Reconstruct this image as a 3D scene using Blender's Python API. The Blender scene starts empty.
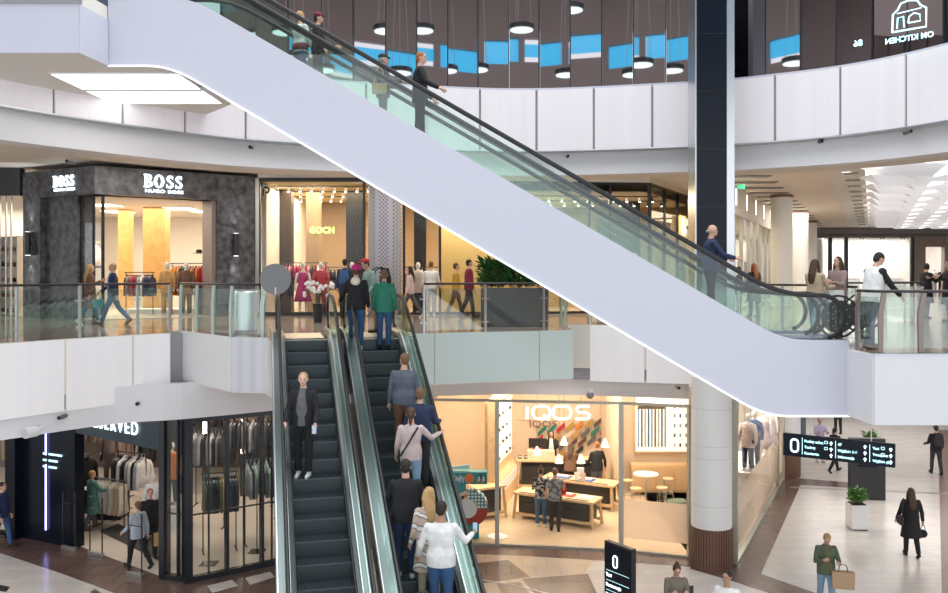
import bpy, bmesh, math, random
from mathutils import Vector, Matrix, Euler, noise
random.seed(7)
SC = bpy.context.scene
COL = SC.collection
PI = math.pi
F = 854.0; CX = 474.0; HY = 273.0; EYE = 7.2
L1 = 5.8; L2 = 12.15

def P(px, py, d): return Vector(((px-CX)/F*d, d, EYE+(HY-py)/F*d))
def G(px, py, z=0.0):
    d = F*(EYE-z)/(py-HY); return Vector(((px-CX)/F*d, d, z))
def XD(px, d, z=0.0): return Vector(((px-CX)/F*d, d, z))

# ---------------------------------------------------------------- materials
MATS = {}
def mat(name, col=(.8,.8,.8), rough=.5, metal=0.0, emit=0.0, ecol=None, noise_amt=0.0, nscale=20.0, bump=0.0, bscale=60.0, spec=None, coat=0.0):
    if name in MATS: return MATS[name]
    m = bpy.data.materials.new(name); m.use_nodes = True
    nt = m.node_tree; b = nt.nodes['Principled BSDF']
    b.inputs['Base Color'].default_value = (*col, 1)
    b.inputs['Roughness'].default_value = rough
    b.inputs['Metallic'].default_value = metal
    if coat: b.inputs['Coat Weight'].default_value = coat
    if spec is not None: b.inputs['Specular IOR Level'].default_value = spec
    if emit:
        b.inputs['Emission Color'].default_value = (*(ecol or col), 1)
        b.inputs['Emission Strength'].default_value = emit
    if noise_amt or bump:
        tc = nt.nodes.new('ShaderNodeTexCoord')
        if noise_amt:
            n = nt.nodes.new('ShaderNodeTexNoise'); n.inputs['Scale'].default_value = nscale; n.inputs['Detail'].default_value = 4
            nt.links.new(tc.outputs['Object'], n.inputs['Vector'])
            r = nt.nodes.new('ShaderNodeValToRGB')
            r.color_ramp.elements[0].position = .3; r.color_ramp.elements[1].position = .7
            r.color_ramp.elements[0].color = (*[max(0, c*(1-noise_amt)) for c in col], 1)
            r.color_ramp.elements[1].color = (*[min(1, c*(1+noise_amt)) for c in col], 1)
            nt.links.new(n.outputs['Fac'], r.inputs['Fac']); nt.links.new(r.outputs['Color'], b.inputs['Base Color'])
        if bump:
            n2 = nt.nodes.new('ShaderNodeTexNoise'); n2.inputs['Scale'].default_value = bscale; n2.inputs['Detail'].default_value = 3
            nt.links.new(tc.outputs['Object'], n2.inputs['Vector'])
            bp = nt.nodes.new('ShaderNodeBump'); bp.inputs['Strength'].default_value = bump; bp.inputs['Distance'].default_value = .02
            nt.links.new(n2.outputs['Fac'], bp.inputs['Height']); nt.links.new(bp.outputs['Normal'], b.inputs['Normal'])
    MATS[name] = m
    return m

def glass_mat(name, tint=(.9,.97,.94), base=0.04, maxr=.22, k=.6, rough=0.0, frost=0.0, fcol=(.8,.9,.86), transl=0.0):
    if name in MATS: return MATS[name]
    m = bpy.data.materials.new(name); m.use_nodes = True
    nt = m.node_tree; nt.nodes.clear()
    out = nt.nodes.new('ShaderNodeOutputMaterial')
    tr = nt.nodes.new('ShaderNodeBsdfTransparent'); tr.inputs['Color'].default_value = (*tint, 1)
    gl = nt.nodes.new('ShaderNodeBsdfGlossy'); gl.inputs['Roughness'].default_value = rough
    gl.inputs['Color'].default_value = (1,1,1,1)
    lw = nt.nodes.new('ShaderNodeFresnel'); lw.inputs['IOR'].default_value = 1.45
    mp = nt.nodes.new('ShaderNodeMath'); mp.operation = 'MULTIPLY_ADD'; mp.inputs[1].default_value = k; mp.inputs[2].default_value = base
    mp.use_clamp = True
    mn = nt.nodes.new('ShaderNodeMath'); mn.operation = 'MINIMUM'; mn.inputs[1].default_value = maxr
    nt.links.new(lw.outputs[0], mp.inputs[0])
    mx = nt.nodes.new('ShaderNodeMixShader')
    nt.links.new(mp.outputs[0], mn.inputs[0]); nt.links.new(mn.outputs[0], mx.inputs[0]); nt.links.new(tr.outputs[0], mx.inputs[1]); nt.links.new(gl.outputs[0], mx.inputs[2])
    last = mx
    if frost:
        df = nt.nodes.new('ShaderNodeBsdfDiffuse'); df.inputs['Color'].default_value = (*fcol, 1)
        if transl:
            tl = nt.nodes.new('ShaderNodeBsdfTranslucent'); tl.inputs['Color'].default_value = (*fcol,1); m3 = nt.nodes.new('ShaderNodeMixShader'); m3.inputs[0].default_value = transl
            nt.links.new(df.outputs[0], m3.inputs[1]); nt.links.new(tl.outputs[0], m3.inputs[2]); df = m3
        m2 = nt.nodes.new('ShaderNodeMixShader'); m2.inputs[0].default_value = frost
        nt.links.new(mx.outputs[0], m2.inputs[1]); nt.links.new(df.outputs[0], m2.inputs[2]); last = m2
    nt.links.new(last.outputs[0], out.inputs['Surface'])
    MATS[name] = m
    return m

def tile_mat(name, c1, c2, mortar, bw, bh, rough=.2, rot=0.0, msize=.008, offset=.5, var=.5, coat=0.0):
    if name in MATS: return MATS[name]
    m = bpy.data.materials.new(name); m.use_nodes = True
    nt = m.node_tree; b = nt.nodes['Principled BSDF']; b.inputs['Roughness'].default_value = rough
    if coat: b.inputs['Coat Weight'].default_value = coat
    tc = nt.nodes.new('ShaderNodeTexCoord'); mp = nt.nodes.new('ShaderNodeMapping'); mp.inputs['Rotation'].default_value = (0,0,rot)
    br = nt.nodes.new('ShaderNodeTexBrick'); br.offset = offset
    br.inputs['Scale'].default_value = 1; br.inputs['Color1'].default_value = (*c1,1); br.inputs['Color2'].default_value = (*c2,1)
    br.inputs['Mortar'].default_value = (*mortar,1); br.inputs['Mortar Size'].default_value = msize
    br.inputs['Brick Width'].default_value = bw; br.inputs['Row Height'].default_value = bh
    nt.links.new(tc.outputs['Object'], mp.inputs['Vector']); nt.links.new(mp.outputs[0], br.inputs['Vector'])
    n = nt.nodes.new('ShaderNodeTexNoise'); n.inputs['Scale'].default_value = 3.0; n.inputs['Detail'].default_value = 6
    nt.links.new(tc.outputs['Object'], n.inputs['Vector'])
    mx = nt.nodes.new('ShaderNodeMixRGB'); mx.blend_type = 'OVERLAY'; mx.inputs[0].default_value = var*.4
    nt.links.new(br.outputs['Color'], mx.inputs[1]); nt.links.new(n.outputs['Color'], mx.inputs[2])
    hs = nt.nodes.new('ShaderNodeHueSaturation'); hs.inputs['Saturation'].default_value = .85
    nt.links.new(mx.outputs[0], hs.inputs['Color'])
    nt.links.new(hs.outputs[0], b.inputs['Base Color'])
    MATS[name] = m
    return m

def perf_mat(name, c1=(.78,.78,.8), c2=(.35,.35,.38), scale=14.0):
    """perforated sheet: rows of small round holes (procedural)"""
    if name in MATS: return MATS[name]
    m = bpy.data.materials.new(name); m.use_nodes = True
    nt = m.node_tree; b = nt.nodes['Principled BSDF']; b.inputs['Roughness'].default_value = .45
    tc = nt.nodes.new('ShaderNodeTexCoord')
    v = nt.nodes.new('ShaderNodeTexVoronoi'); v.inputs['Randomness'].default_value = 0.0; v.inputs['Scale'].default_value = scale
    mp = nt.nodes.new('ShaderNodeMapping'); mp.inputs['Rotation'].default_value = (.0,PI/4,.0)
    nt.links.new(tc.outputs['Object'], mp.inputs[0]); nt.links.new(mp.outputs[0], v.inputs['Vector'])
    v.voronoi_dimensions = '3D'
    r = nt.nodes.new('ShaderNodeValToRGB'); r.color_ramp.interpolation = 'LINEAR'
    r.color_ramp.elements[0].position = .25; r.color_ramp.elements[0].color = (*c2,1)
    r.color_ramp.elements[1].position = .38; r.color_ramp.elements[1].color = (*c1,1)
    nt.links.new(v.outputs['Distance'], r.inputs['Fac']); nt.links.new(r.outputs[0], b.inputs['Base Color'])
    MATS[name] = m
    return m

def backlit_mat(name, col=(.95,.9,.92), strength=.6, streak=.12):
    """back-lit translucent panel with faint vertical lamp streaks"""
    if name in MATS: return MATS[name]
    m = bpy.data.materials.new(name); m.use_nodes = True
    nt = m.node_tree; b = nt.nodes['Principled BSDF']; b.inputs['Roughness'].default_value = .35
    b.inputs['Base Color'].default_value = (.75,.72,.74,1)
    tc = nt.nodes.new('ShaderNodeTexCoord'); mp = nt.nodes.new('ShaderNodeMapping'); mp.inputs['Scale'].default_value = (3.2,3.2,.05)
    n = nt.nodes.new('ShaderNodeTexNoise'); n.inputs['Scale'].default_value = 1.3; n.inputs['Detail'].default_value = 2
    nt.links.new(tc.outputs['Object'], mp.inputs[0]); nt.links.new(mp.outputs[0], n.inputs['Vector'])
    r = nt.nodes.new('ShaderNodeValToRGB')
    r.color_ramp.elements[0].position = .3; r.color_ramp.elements[1].position = .7
    r.color_ramp.elements[0].color = (*[c*(1-streak) for c in col],1); r.color_ramp.elements[1].color = (*[min(1,c*(1+streak*.6)) for c in col],1)
    nt.links.new(n.outputs['Fac'], r.inputs['Fac']); nt.links.new(r.outputs[0], b.inputs['Emission Color'])
    b.inputs['Emission Strength'].default_value = strength
    MATS[name] = m
    return m

# ---------------------------------------------------------------- mesh builder
class MB:
    def __init__(s, M=None):
        s.v = []; s.f = []; s.m = []; s.M = M or Matrix.Identity(4); s.mi = 0
    def add(s, vs, fs, M=None):
        T = s.M @ M if M is not None else s.M
        o = len(s.v)
        s.v += [T @ Vector(v) for v in vs]
        s.f += [tuple(i+o for i in f) for f in fs]
        s.m += [s.mi]*len(fs)
        return s
    def box(s, x0, x1, y0, y1, z0, z1, M=None):
        vs = [(x0,y0,z0),(x1,y0,z0),(x1,y1,z0),(x0,y1,z0),(x0,y0,z1),(x1,y0,z1),(x1,y1,z1),(x0,y1,z1)]
        return s.add(vs, [(0,3,2,1),(4,5,6,7),(0,1,5,4),(1,2,6,5),(2,3,7,6),(3,0,4,7)], M)
    def cbox(s, c, size, rz=0.0, M=None):
        T = Matrix.Translation(c) @ Matrix.Rotation(rz, 4, 'Z')
        if M is not None: T = M @ T
        a, b, c2 = [q/2 for q in size]
        return s.box(-a,a,-b,b,-c2,c2, T)
    def prism(s, poly, z0, z1, M=None):
        n = len(poly)
        vs = [(p[0],p[1],z0) for p in poly]+[(p[0],p[1],z1) for p in poly]
        fs = [tuple(range(n))[::-1], tuple(range(n,2*n))]+[(i,(i+1)%n,(i+1)%n+n,i+n) for i in range(n)]
        return s.add(vs, fs, M)
    def loft(s, rings, cap=True, closed_path=False, M=None):
        n = len(rings[0]); vs = [p for r in rings for p in r]; fs = []
        K = len(rings)
        for k in range(K-1 if not closed_path else K):
            a = k*n; b = ((k+1)%K)*n
            for i in range(n):
                j = (i+1)%n
                fs.append((a+i,a+j,b+j,b+i))
        if cap and not closed_path:
            fs.append(tuple(range(n))[::-1]); fs.append(tuple(range((K-1)*n,K*n)))
        return s.add(vs, fs, M)
    def tube(s, path, r, n=8, cap=True, M=None, closed=False, ry=None, up=None):
        """circular/elliptic tube; r scalar or list"""
        path = [Vector(p) for p in path]; K = len(path)
        rs = r if isinstance(r, (list,tuple)) else [r]*K
        rings = []; prev = None
        for k in range(K):
            a = path[(k-1)%K] if (k>0 or closed) else path[0]
            b = path[(k+1)%K] if (k<K-1 or closed) else path[-1]
            t = (b-a)
            if t.length < 1e-9: t = Vector((0,0,1))
            t.normalize()
            if prev is None:
                u = Vector(up) if up else (Vector((0,0,1)) if abs(t.z)<.9 else Vector((0,1,0)))
                x = u.cross(t).normalized() if u.cross(t).length>1e-6 else Vector((1,0,0))
            else:
                x = (prev - t*prev.dot(t)); 
                x = x.normalized() if x.length>1e-6 else prev
            prev = x; y = t.cross(x)
            e = rs[k]; rx, ryy = (e if isinstance(e,(tuple,list)) else (e, e if ry is None else ry))
            rings.append([path[k]+x*math.cos(2*PI*i/n)*rx+y*math.sin(2*PI*i/n)*ryy for i in range(n)])
        return s.loft(rings, cap=cap, closed_path=closed, M=M)
    def cyl(s, c, r, z0, z1, n=24, r1=None, M=None):
        r1 = r if r1 is None else r1
        a = [(c[0]+r*math.cos(2*PI*i/n), c[1]+r*math.sin(2*PI*i/n), z0) for i in range(n)]
        b = [(c[0]+r1*math.cos(2*PI*i/n), c[1]+r1*math.sin(2*PI*i/n), z1) for i in range(n)]
        return s.loft([a,b], M=M)
    def lathe(s, prof, n=24, c=(0,0), M=None, cap=True):
        return s.loft([[(c[0]+r*math.cos(2*PI*i/n), c[1]+r*math.sin(2*PI*i/n), z) for i in range(n)] for r,z in prof], cap=cap, M=M)
    def ell(s, c, r, n=12, m=8, M=None, R=None):
        T = Matrix.Translation(c)
        if R is not None: T = T @ R
        rings = []
        for k in range(m+1):
            a = -PI/2+PI*(k+.0001)/(m+.0002) if k in (0,m) else -PI/2+PI*k/m
            cr = max(math.cos(a), .02)
            rings.append([T @ Vector((r[0]*cr*math.cos(2*PI*i/n), r[1]*cr*math.sin(2*PI*i/n), r[2]*math.sin(a))) for i in range(n)])
        return s.loft(rings, M=M)
    def grid(s, fn, nu, nv, M=None):
        vs = [fn(i/nu, j/nv) for j in range(nv+1) for i in range(nu+1)]
        fs = [(j*(nu+1)+i, j*(nu+1)+i+1, (j+1)*(nu+1)+i+1, (j+1)*(nu+1)+i) for j in range(nv) for i in range(nu)]
        return s.add(vs, fs, M)
    def mesh(s, name, mats, smooth=False):
        me = bpy.data.meshes.new(name); me.from_pydata([tuple(v) for v in s.v], [], s.f)
        if not isinstance(mats,(list,tuple)): mats = [mats]
        for m in mats: me.materials.append(m)
        if len(mats)>1: me.polygons.foreach_set('material_index', s.m)
        if smooth: me.polygons.foreach_set('use_smooth', [True]*len(me.polygons))
        me.update()
        bm = bmesh.new(); bm.from_mesh(me); bmesh.ops.recalc_face_normals(bm, faces=bm.faces); bm.to_mesh(me); bm.free()
        return me
    def build(s, name, mats, parent=None, smooth=False, label=None, kind=None, bevel=0.0):
        o = bpy.data.objects.new(name, s.mesh(name, mats, smooth)); COL.objects.link(o)
        if parent is not None:
            o.parent = parent
            o.matrix_parent_inverse = Matrix.Identity(4)
        if label: o['label'] = label
        if kind: o['kind'] = kind
        if bevel:
            md = o.modifiers.new('bevel','BEVEL'); md.width = bevel; md.segments = 2; md.limit_method = 'ANGLE'
        return o

def tag(o, label=None, cat=None, group=None, kind=None):
    if label: o['label'] = label
    if cat: o['category'] = cat
    if group: o['group'] = group
    if kind: o['kind'] = kind
    return o
def thing(name, label, cat, loc=(0,0,0), rz=0.0, group=None):
    o = bpy.data.objects.new(name, None); COL.objects.link(o)
    o.location = loc; o.rotation_euler = (0,0,rz); o.empty_display_size = .1
    return tag(o, label, cat, group)
def struct(name, mb, mats, smooth=False, bevel=0.0):
    return mb.build(name, mats, smooth=smooth, kind='structure', bevel=bevel)
def copy_tree(o, parent=None):
    c = o.copy(); COL.objects.link(c); c.parent = parent
    if parent is not None: c.matrix_parent_inverse = Matrix.Identity(4)
    for ch in list(o.children): copy_tree(ch, c)
    return c
def text_mesh(txt, size=1.0, extrude=.01, offset=0.0, align='CENTER', spacing=1.0):
    cu = bpy.data.curves.new('lettering','FONT'); cu.body = txt; cu.size = size; cu.extrude = extrude
    cu.offset = offset; cu.align_x = align; cu.space_character = spacing
    o = bpy.data.objects.new('lettering', cu); COL.objects.link(o)
    dg = bpy.context.evaluated_depsgraph_get(); dg.update()
    me = bpy.data.meshes.new_from_object(o.evaluated_get(dg))
    bpy.data.objects.remove(o); bpy.data.curves.remove(cu)
    return me
def text_obj(name, txt, size, m, parent=None, loc=(0,0,0), rz=0.0, sx=1.0, sy=1.0, extrude=.01, offset=0.0, align='CENTER', spacing=1.0, label=None):
    """upright lettering readable from -Y side of its frame"""
    me = text_mesh(txt, size, extrude, offset, align, spacing)
    T = Matrix.Translation(loc) @ Matrix.Rotation(rz,4,'Z') @ Matrix.Rotation(PI/2,4,'X') @ Matrix.Diagonal((sx,sy,1,1))
    me.transform(T); me.materials.clear(); me.materials.append(m)
    o = bpy.data.objects.new(name, me); COL.objects.link(o)
    if parent is not None: o.parent = parent
    if label: o['label'] = label
    return o
def catmull(pts, step=.4):
    out = []
    p = [Vector(q) for q in pts]; p = [p[0]*2-p[1]]+p+[p[-1]*2-p[-2]]
    for i in range(1, len(p)-2):
        n = max(2, int((p[i+1]-p[i]).length/step))
        for k in range(n):
            t = k/n; a,b,c,d = p[i-1],p[i],p[i+1],p[i+2]
            out.append(.5*((2*b)+(c-a)*t+(2*a-5*b+4*c-d)*t*t+(3*b-a-3*c+d)*t**3))
    out.append(p[-2]); return out
def resample(pts, step):
    out = [pts[0].copy()]; acc = 0.0
    for a, b in zip(pts, pts[1:]):
        L = (b-a).length; pos = 0.0
        while acc+(L-pos) >= step:
            pos += step-acc; acc = 0.0
            out.append(a.lerp(b, pos/L))
        acc += L-pos
    return out
def rot2(v, a): return Vector((v[0]*math.cos(a)-v[1]*math.sin(a), v[0]*math.sin(a)+v[1]*math.cos(a)))
def frame(origin, toward):
    """matrix: local x runs origin->toward (horizontal), local -y faces the viewer side, z up"""
    o = Vector(origin); t = Vector(toward)-o; a = math.atan2(t.y, t.x)
    return Matrix.Translation(o) @ Matrix.Rotation(a,4,'Z')
# ---------------------------------------------------------------- palette
m_white   = mat('white_plaster', (.80,.80,.80), .6)
m_lav     = mat('lavender_white_cladding', (.60,.605,.69), .35, bump=.02, bscale=2)
m_beam    = mat('pale_grey_beam', (.84,.82,.83), .5)
m_soffit  = mat('soffit_cream', (.80,.75,.68), .6)
m_ceil    = mat('ceiling_beige', (.86,.80,.73), .7)
m_dark    = mat('black_metal', (.012,.012,.014), .35)
m_darkgl  = mat('glossy_black_panel', (.005,.008,.016), .25, spec=.22)
m_chrome  = mat('brushed_steel', (.62,.63,.64), .28, 1.0)
m_steel   = mat('satin_steel', (.5,.49,.47), .35, 1.0)
m_rubber  = mat('black_rubber', (.012,.012,.013), .45)
m_lamp    = mat('lamp_diffuser', (1,1,1), .5, emit=6.0)
m_lampw   = mat('lamp_diffuser_warm', (1,.86,.66), .5, emit=5.0)
m_lightp  = mat('ceiling_light_panel', (1,.99,.96), .5, emit=1.7)
m_band    = backlit_mat('backlit_parapet_upper', (.95,.82,.87), .13, .22)
m_band1   = backlit_mat('backlit_parapet_lower', (.95,.92,.88), .20, .12)
m_glass   = glass_mat('clear_glass', (.93,.97,.95), base=.03)
m_glassg  = glass_mat('green_tinted_glass', (.935,.98,.96), base=.015, k=.5, maxr=.16)
m_shopgl  = glass_mat('shop_glass', (.95,.96,.95), base=.0, k=.3, maxr=.12)
m_frost   = glass_mat('frosted_glass', (.95,.93,.90), base=.0, frost=.62, fcol=(.95,.84,.74), transl=.6)
m_escgl  = glass_mat('escalator_green_glass', (.80,.94,.87), base=.14, maxr=.45)
m_gdeck  = mat('grey_green_deck', (.20,.235,.23), .3, .75)
m_greenp  = mat('pale_green_glass_cladding', (.66,.77,.73), .15)
m_perf    = perf_mat('perforated_sheet', (.72,.71,.74), (.45,.45,.5), scale=26)
m_mirror  = mat('tinted_mirror', (.50,.46,.47), .02, 1.0)
m_wood    = mat('light_oak', (.72,.50,.29), .5, noise_amt=.12, nscale=6)
m_wood2   = mat('honey_wood_panel', (.68,.38,.13), .45, noise_amt=.12, nscale=4)
m_granite = mat('dark_granite', (.075,.073,.078), .35, noise_amt=.8, nscale=5, bump=.05)
m_floor1  = tile_mat('polished_gallery_floor', (.33,.25,.19), (.36,.275,.215), (.22,.17,.13), 1.2, .6, rough=.13)
m_floor0  = tile_mat('pale_stone_tiles', (.66,.61,.58), (.60,.55,.52), (.52,.48,.46), .9, .3, rough=.22)
m_brown   = tile_mat('brown_stone_tiles', (.135,.075,.06), (.16,.09,.07), (.09,.05,.04), .6, .6, rough=.22)
m_tan     = tile_mat('tan_stone_tiles', (.60,.46,.33), (.55,.42,.30), (.4,.3,.22), .6, .6, rough=.2)
m_shopfl  = mat('cream_shop_floor', (.70,.62,.54), .3)
m_oakfl   = tile_mat('oak_plank_floor', (.72,.52,.32), (.66,.47,.28), (.5,.35,.2), 1.4, .18, rough=.3)
m_cream   = mat('cream_wall', (.80,.73,.64), .7)
m_warmw   = mat('warm_white_wall', (.82,.77,.70), .7)
m_orange  = mat('yellow_ochre_wall', (.75,.52,.20), .6)
m_neon    = mat('white_neon', (.80,.93,1), .5, emit=2.2)
m_neonw   = mat('warm_neon', (1,.93,.95), .5, emit=2.6)
m_blue    = mat('blue_neon', (.35,.35,1), .5, emit=4.0)
m_cyan    = mat('cyan_lit_lettering', (.55,.95,1), .5, emit=1.1)

# ---------------------------------------------------------------- world + camera
w = bpy.data.worlds.new('atrium_daylight'); SC.world = w; w.use_nodes = True
w.node_tree.nodes['Background'].inputs[0].default_value = (.90,.95,1.0,1)
w.node_tree.nodes['Background'].inputs[1].default_value = 1.5
cam = bpy.data.cameras.new('camera'); co = bpy.data.objects.new('camera', cam); COL.objects.link(co); SC.camera = co
co.location = (0,0,EYE); co.rotation_euler = (PI/2,0,0)
cam.sensor_width = 36; cam.lens = 36*F/948; cam.shift_y = -(296.5-HY)/948; cam.clip_end = 300
SC.view_settings.view_transform = 'Standard'; SC.view_settings.look = 'None'; SC.view_settings.gamma = 1
SC.view_settings.exposure = 0.22; SC.view_settings.use_curve_mapping = False
SC.cycles.use_denoising = True
SC.cycles.max_bounces = 10; SC.cycles.transparent_max_bounces = 24; SC.cycles.glossy_bounces = 4; SC.cycles.diffuse_bounces = 3
SC.cycles.sample_clamp_indirect = 4; SC.cycles.caustics_reflective = False; SC.cycles.caustics_refractive = False

def area(name, loc, sx, sy, power, col=(1,.95,.88), rot=(0,0,0)):
    l = bpy.data.lights.new(name,'AREA'); l.shape = 'RECTANGLE'; l.size = sx; l.size_y = sy; l.energy = power; l.color = col
    o = bpy.data.objects.new(name, l); COL.objects.link(o); o.location = loc; o.rotation_euler = rot
    return o

# ---------------------------------------------------------------- ring of the atrium
RING = catmull([(-12.6,9.5,0),(-11.3,13.4,0),(-9.43,16.95,0),(-8.23,18.7,0),(-6.61,20.6,0),(-4.68,21.9,0),(-.65,23.1,0),(2.06,23.3,0),(5.6,22.5,0),(6.95,22.0,0),(9.07,20.6,0),(10.38,18.7,0),(11.2,16.2,0),(11.6,13.0,0)], .35)
def offset_line(line, d):
    out = []
    for i, p in enumerate(line):
        t = (line[min(i+1,len(line)-1)]-line[max(i-1,0)]).normalized()
        out.append(p+Vector((-t.y,t.x,0))*d)          # positive = away from the void
    return out
def strip(line, z0, z1, th=.06, mb=None):
    """solid curved strip following a plan line"""
    mb = mb or MB(); out = offset_line(line, th); n = len(line)
    rings = [[(a.x,a.y,z0),(a.x,a.y,z1),(b.x,b.y,z1),(b.x,b.y,z0)] for a,b in zip(line,out)]
    return mb.loft(rings)
def panels(line, z0, z1, width, gap=.025, th=.06, start=0.0):
    mb = MB(); fine = resample(line, .05)
    per = int(width/.05); s = int(start/.05)
    k = s
    while k < len(fine)-2:
        seg = fine[k:min(k+per, len(fine))]
        if len(seg) > 3:
            g = max(1,int(gap/.05)); seg = seg[0:len(seg)] 
            a = seg[0].lerp(seg[1], gap/.1); b = seg[-1].lerp(seg[-2], 1-gap/.1) if False else seg[-1]
            seg = [a]+seg[1::4]+[b]
            strip(seg, z0, z1, th, mb)
        k += per
    return mb
def split_ring(x0=None, x1=None):
    return [p for p in RING if (x0 is None or p.x>=x0) and (x1 is None or p.x<=x1)]

# ----- upper gallery parapet, beam, mirror wall
Z2B = EYE+3.35; Z2T = EYE+5.0
RIGHTRING = [p for p in RING if p.y>12]
struct('trim_1', panels(RING, Z2B, Z2T, 1.56), m_band)
b = MB(); strip(offset_line(RING,.07), Z2B+.02, Z2T-.03, .05, b); struct('trim_2', b, mat('parapet_backing',(.35,.33,.36),.6))
b = MB(); strip(offset_line(RING,.30), EYE+2.7, Z2B, .5, b); struct('wall_beam_upper', b, m_beam)
b = MB(); strip(offset_line(RING,-.02), Z2B-.03, Z2B, .4, b); struct('trim_3', b, m_chrome)
b = MB(); strip(offset_line(RING,.0), Z2T, Z2T+.05, 2.0, b); struct('floor_upper_ledge', b, m_lav)
# soffit strip of darker panels below the beam, towards the corridor ceiling
b = MB(); strip(offset_line(RING,.8), EYE+2.74, EYE+2.8, 1.2, b); struct('ceiling_soffit', b, m_soffit)
# mirror wall panels above the upper parapet
MW = offset_line(RING, .45); pts = resample(MW, .86)
mirror_root = thing('mirror_wall', 'tall wall of dark tinted mirror panels above the upper light band', 'mirror wall')
mj = MB()
for i in range(len(pts)-1):
    a, c = pts[i], pts[i+1]
    if a.y < 12.5: continue
    t = (c-a).normalized(); n = Vector((t.y,-t.x,0)); j = (.022 if i%2 else -.022)+random.uniform(-.014,.014)
    tl = random.uniform(-.004,.004)
    q = MB(); g = t*.02
    q.add([(a+g+n*(.06+j)+Vector((0,0,Z2T+.05))), (c-g+n*(.06-j)+Vector((0,0,Z2T+.05))), (c-g+n*(.06-j+tl*5)+Vector((0,0,17.6))), (a+g+n*(.06+j+tl*5)+Vector((0,0,17.6))),
           (a+g-n*.04+Vector((0,0,Z2T+.05))), (c-g-n*.04+Vector((0,0,Z2T+.05))), (c-g-n*.04+Vector((0,0,17.6))), (a+g-n*.04+Vector((0,0,17.6)))],
          [(0,1,2,3),(7,6,5,4),(0,4,5,1),(1,5,6,2),(2,6,7,3),(3,7,4,0)])
    q.build('mirror_panel', m_mirror, mirror_root)
    mj.box(-.014,.014,-.09,.05,Z2T+.02,17.6, Matrix.Translation(a)@Matrix.Rotation(math.atan2(t.y,t.x),4,'Z'))
mj.build('mullions', m_dark, mirror_root)

# clerestory wall behind the camera (seen mirrored)
b = MB(); b.box(-60,60,-6.4,-6,17.0,20.4); b.box(-60,60,-6.4,-6,21.9,28)
x = -60
while x < 60:
    b.box(x,x+.35,-6.4,-6,20.4,21.9); x += 3.0
struct('wall_clerestory', b, mat('taupe_clerestory',(.30,.25,.235),.8))
b = MB()
x = -59.6
k = 0
while x < 59:
    b.box(x, x+2.6, -6.3,-6.25, 20.42+.35*(k%3==1), 21.88-.3*(k%4==2)); x += 3.0; k += 1
struct('window_1', b, mat('blue_sky_glazing',(.05,.50,.85),.2,emit=1.0,ecol=(.04,.45,.78)))
b = MB(); b.box(-60,60,-6.4,4,28,28.2); struct('ceiling_atrium', b, mat('taupe_ceiling',(.28,.24,.22),.8))

b = MB(); b.box(-34.4,-34,-6,34,17,20.4); b.box(-34.4,-34,-6,34,21.9,28); y=-6
while y < 34: b.box(-34.4,-34,y,y+.35,20.4,21.9); y += 3.0
struct('wall_clerestory_side', b, mat('taupe_clerestory'))
b = MB(); b.box(-34.3,-34.25,-6,34,20.4,21.9); struct('window_14', b, mat('blue_sky_glazing'))
b = MB(); b.box(-34,34,34,34.4,17,28); struct('wall_clerestory_far', b, mat('taupe_clerestory'))
# ----- slabs
def slab(name, poly, z0, z1, m): 
    b = MB(); b.prism(poly, z0, z1); return struct(name, b, m)
left_line  = [p for p in offset_line(RING,.02) if p.x < -7.15 and p.y < 20.3]
right_line = [p for p in offset_line(RING,.02) if 2.3 < p.x < 6.9]
LAND = [(-7.15,20.65),(-5.2,18.4),(-4.42,18.28),(-4.27,17.79),(-1.36,18.5),(-1.42,19.5),(2.38,20.7),(2.42,23.2)]
poly = [(-45,9.5),(-12.6,9.5)]+[(p.x,p.y) for p in left_line]+LAND+[(p.x,p.y) for p in right_line]+[(6.9,18.9),(6.6,15.9),(6.93,15.85),(6.93,14.85),(45,14.85),(45,75),(-45,75)]
# split in quads-safe pieces through bmesh triangulation
def slab_tri(name, poly, z0, z1, mats, side=None):
    bm = bmesh.new(); lo = [bm.verts.new((x,y,z0)) for x,y in poly]; hi = [bm.verts.new((x,y,z1)) for x,y in poly]
    n = len(poly)
    ftop = bm.faces.new(hi); fbot = bm.faces.new(lo[::-1])
    ftop.material_index = 0; fbot.material_index = 1
    for i in range(n):
        f = bm.faces.new((lo[i],lo[(i+1)%n],hi[(i+1)%n],hi[i])); f.material_index = 1
    bmesh.ops.triangulate(bm, faces=[ftop,fbot])
    bmesh.ops.recalc_face_normals(bm, faces=bm.faces)
    me = bpy.data.meshes.new(name); bm.to_mesh(me); bm.free()
    for m in mats: me.materials.append(m)
    o = bpy.data.objects.new(name, me); COL.objects.link(o); o['kind'] = 'structure'; return o
slab_tri('floor_gallery', poly, 4.62, L1, [m_floor1, m_soffit])
# ground floor
b = MB(); b.box(-60,60,-10,90,-.3,0); struct('floor', b, m_floor0)
# upper slab = ceiling of the gallery level
ro = offset_line(RING,.9)
up = [(-45,9.5)]+[(p.x,p.y) for p in ro if p.x<8.9]+[(p.x,p.y) for p in ro if p.x>=8.9]+[(45,13),(45,75),(-45,75)]
CZ = EYE+3.3
slab_tri('ceiling_gallery', up, CZ, CZ+.3, [m_white, m_ceil])
b = MB(); strip(offset_line(RING,.82), EYE+2.72, CZ+.02, .06, b); struct('wall_soffit_return', b, m_soffit)
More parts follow.
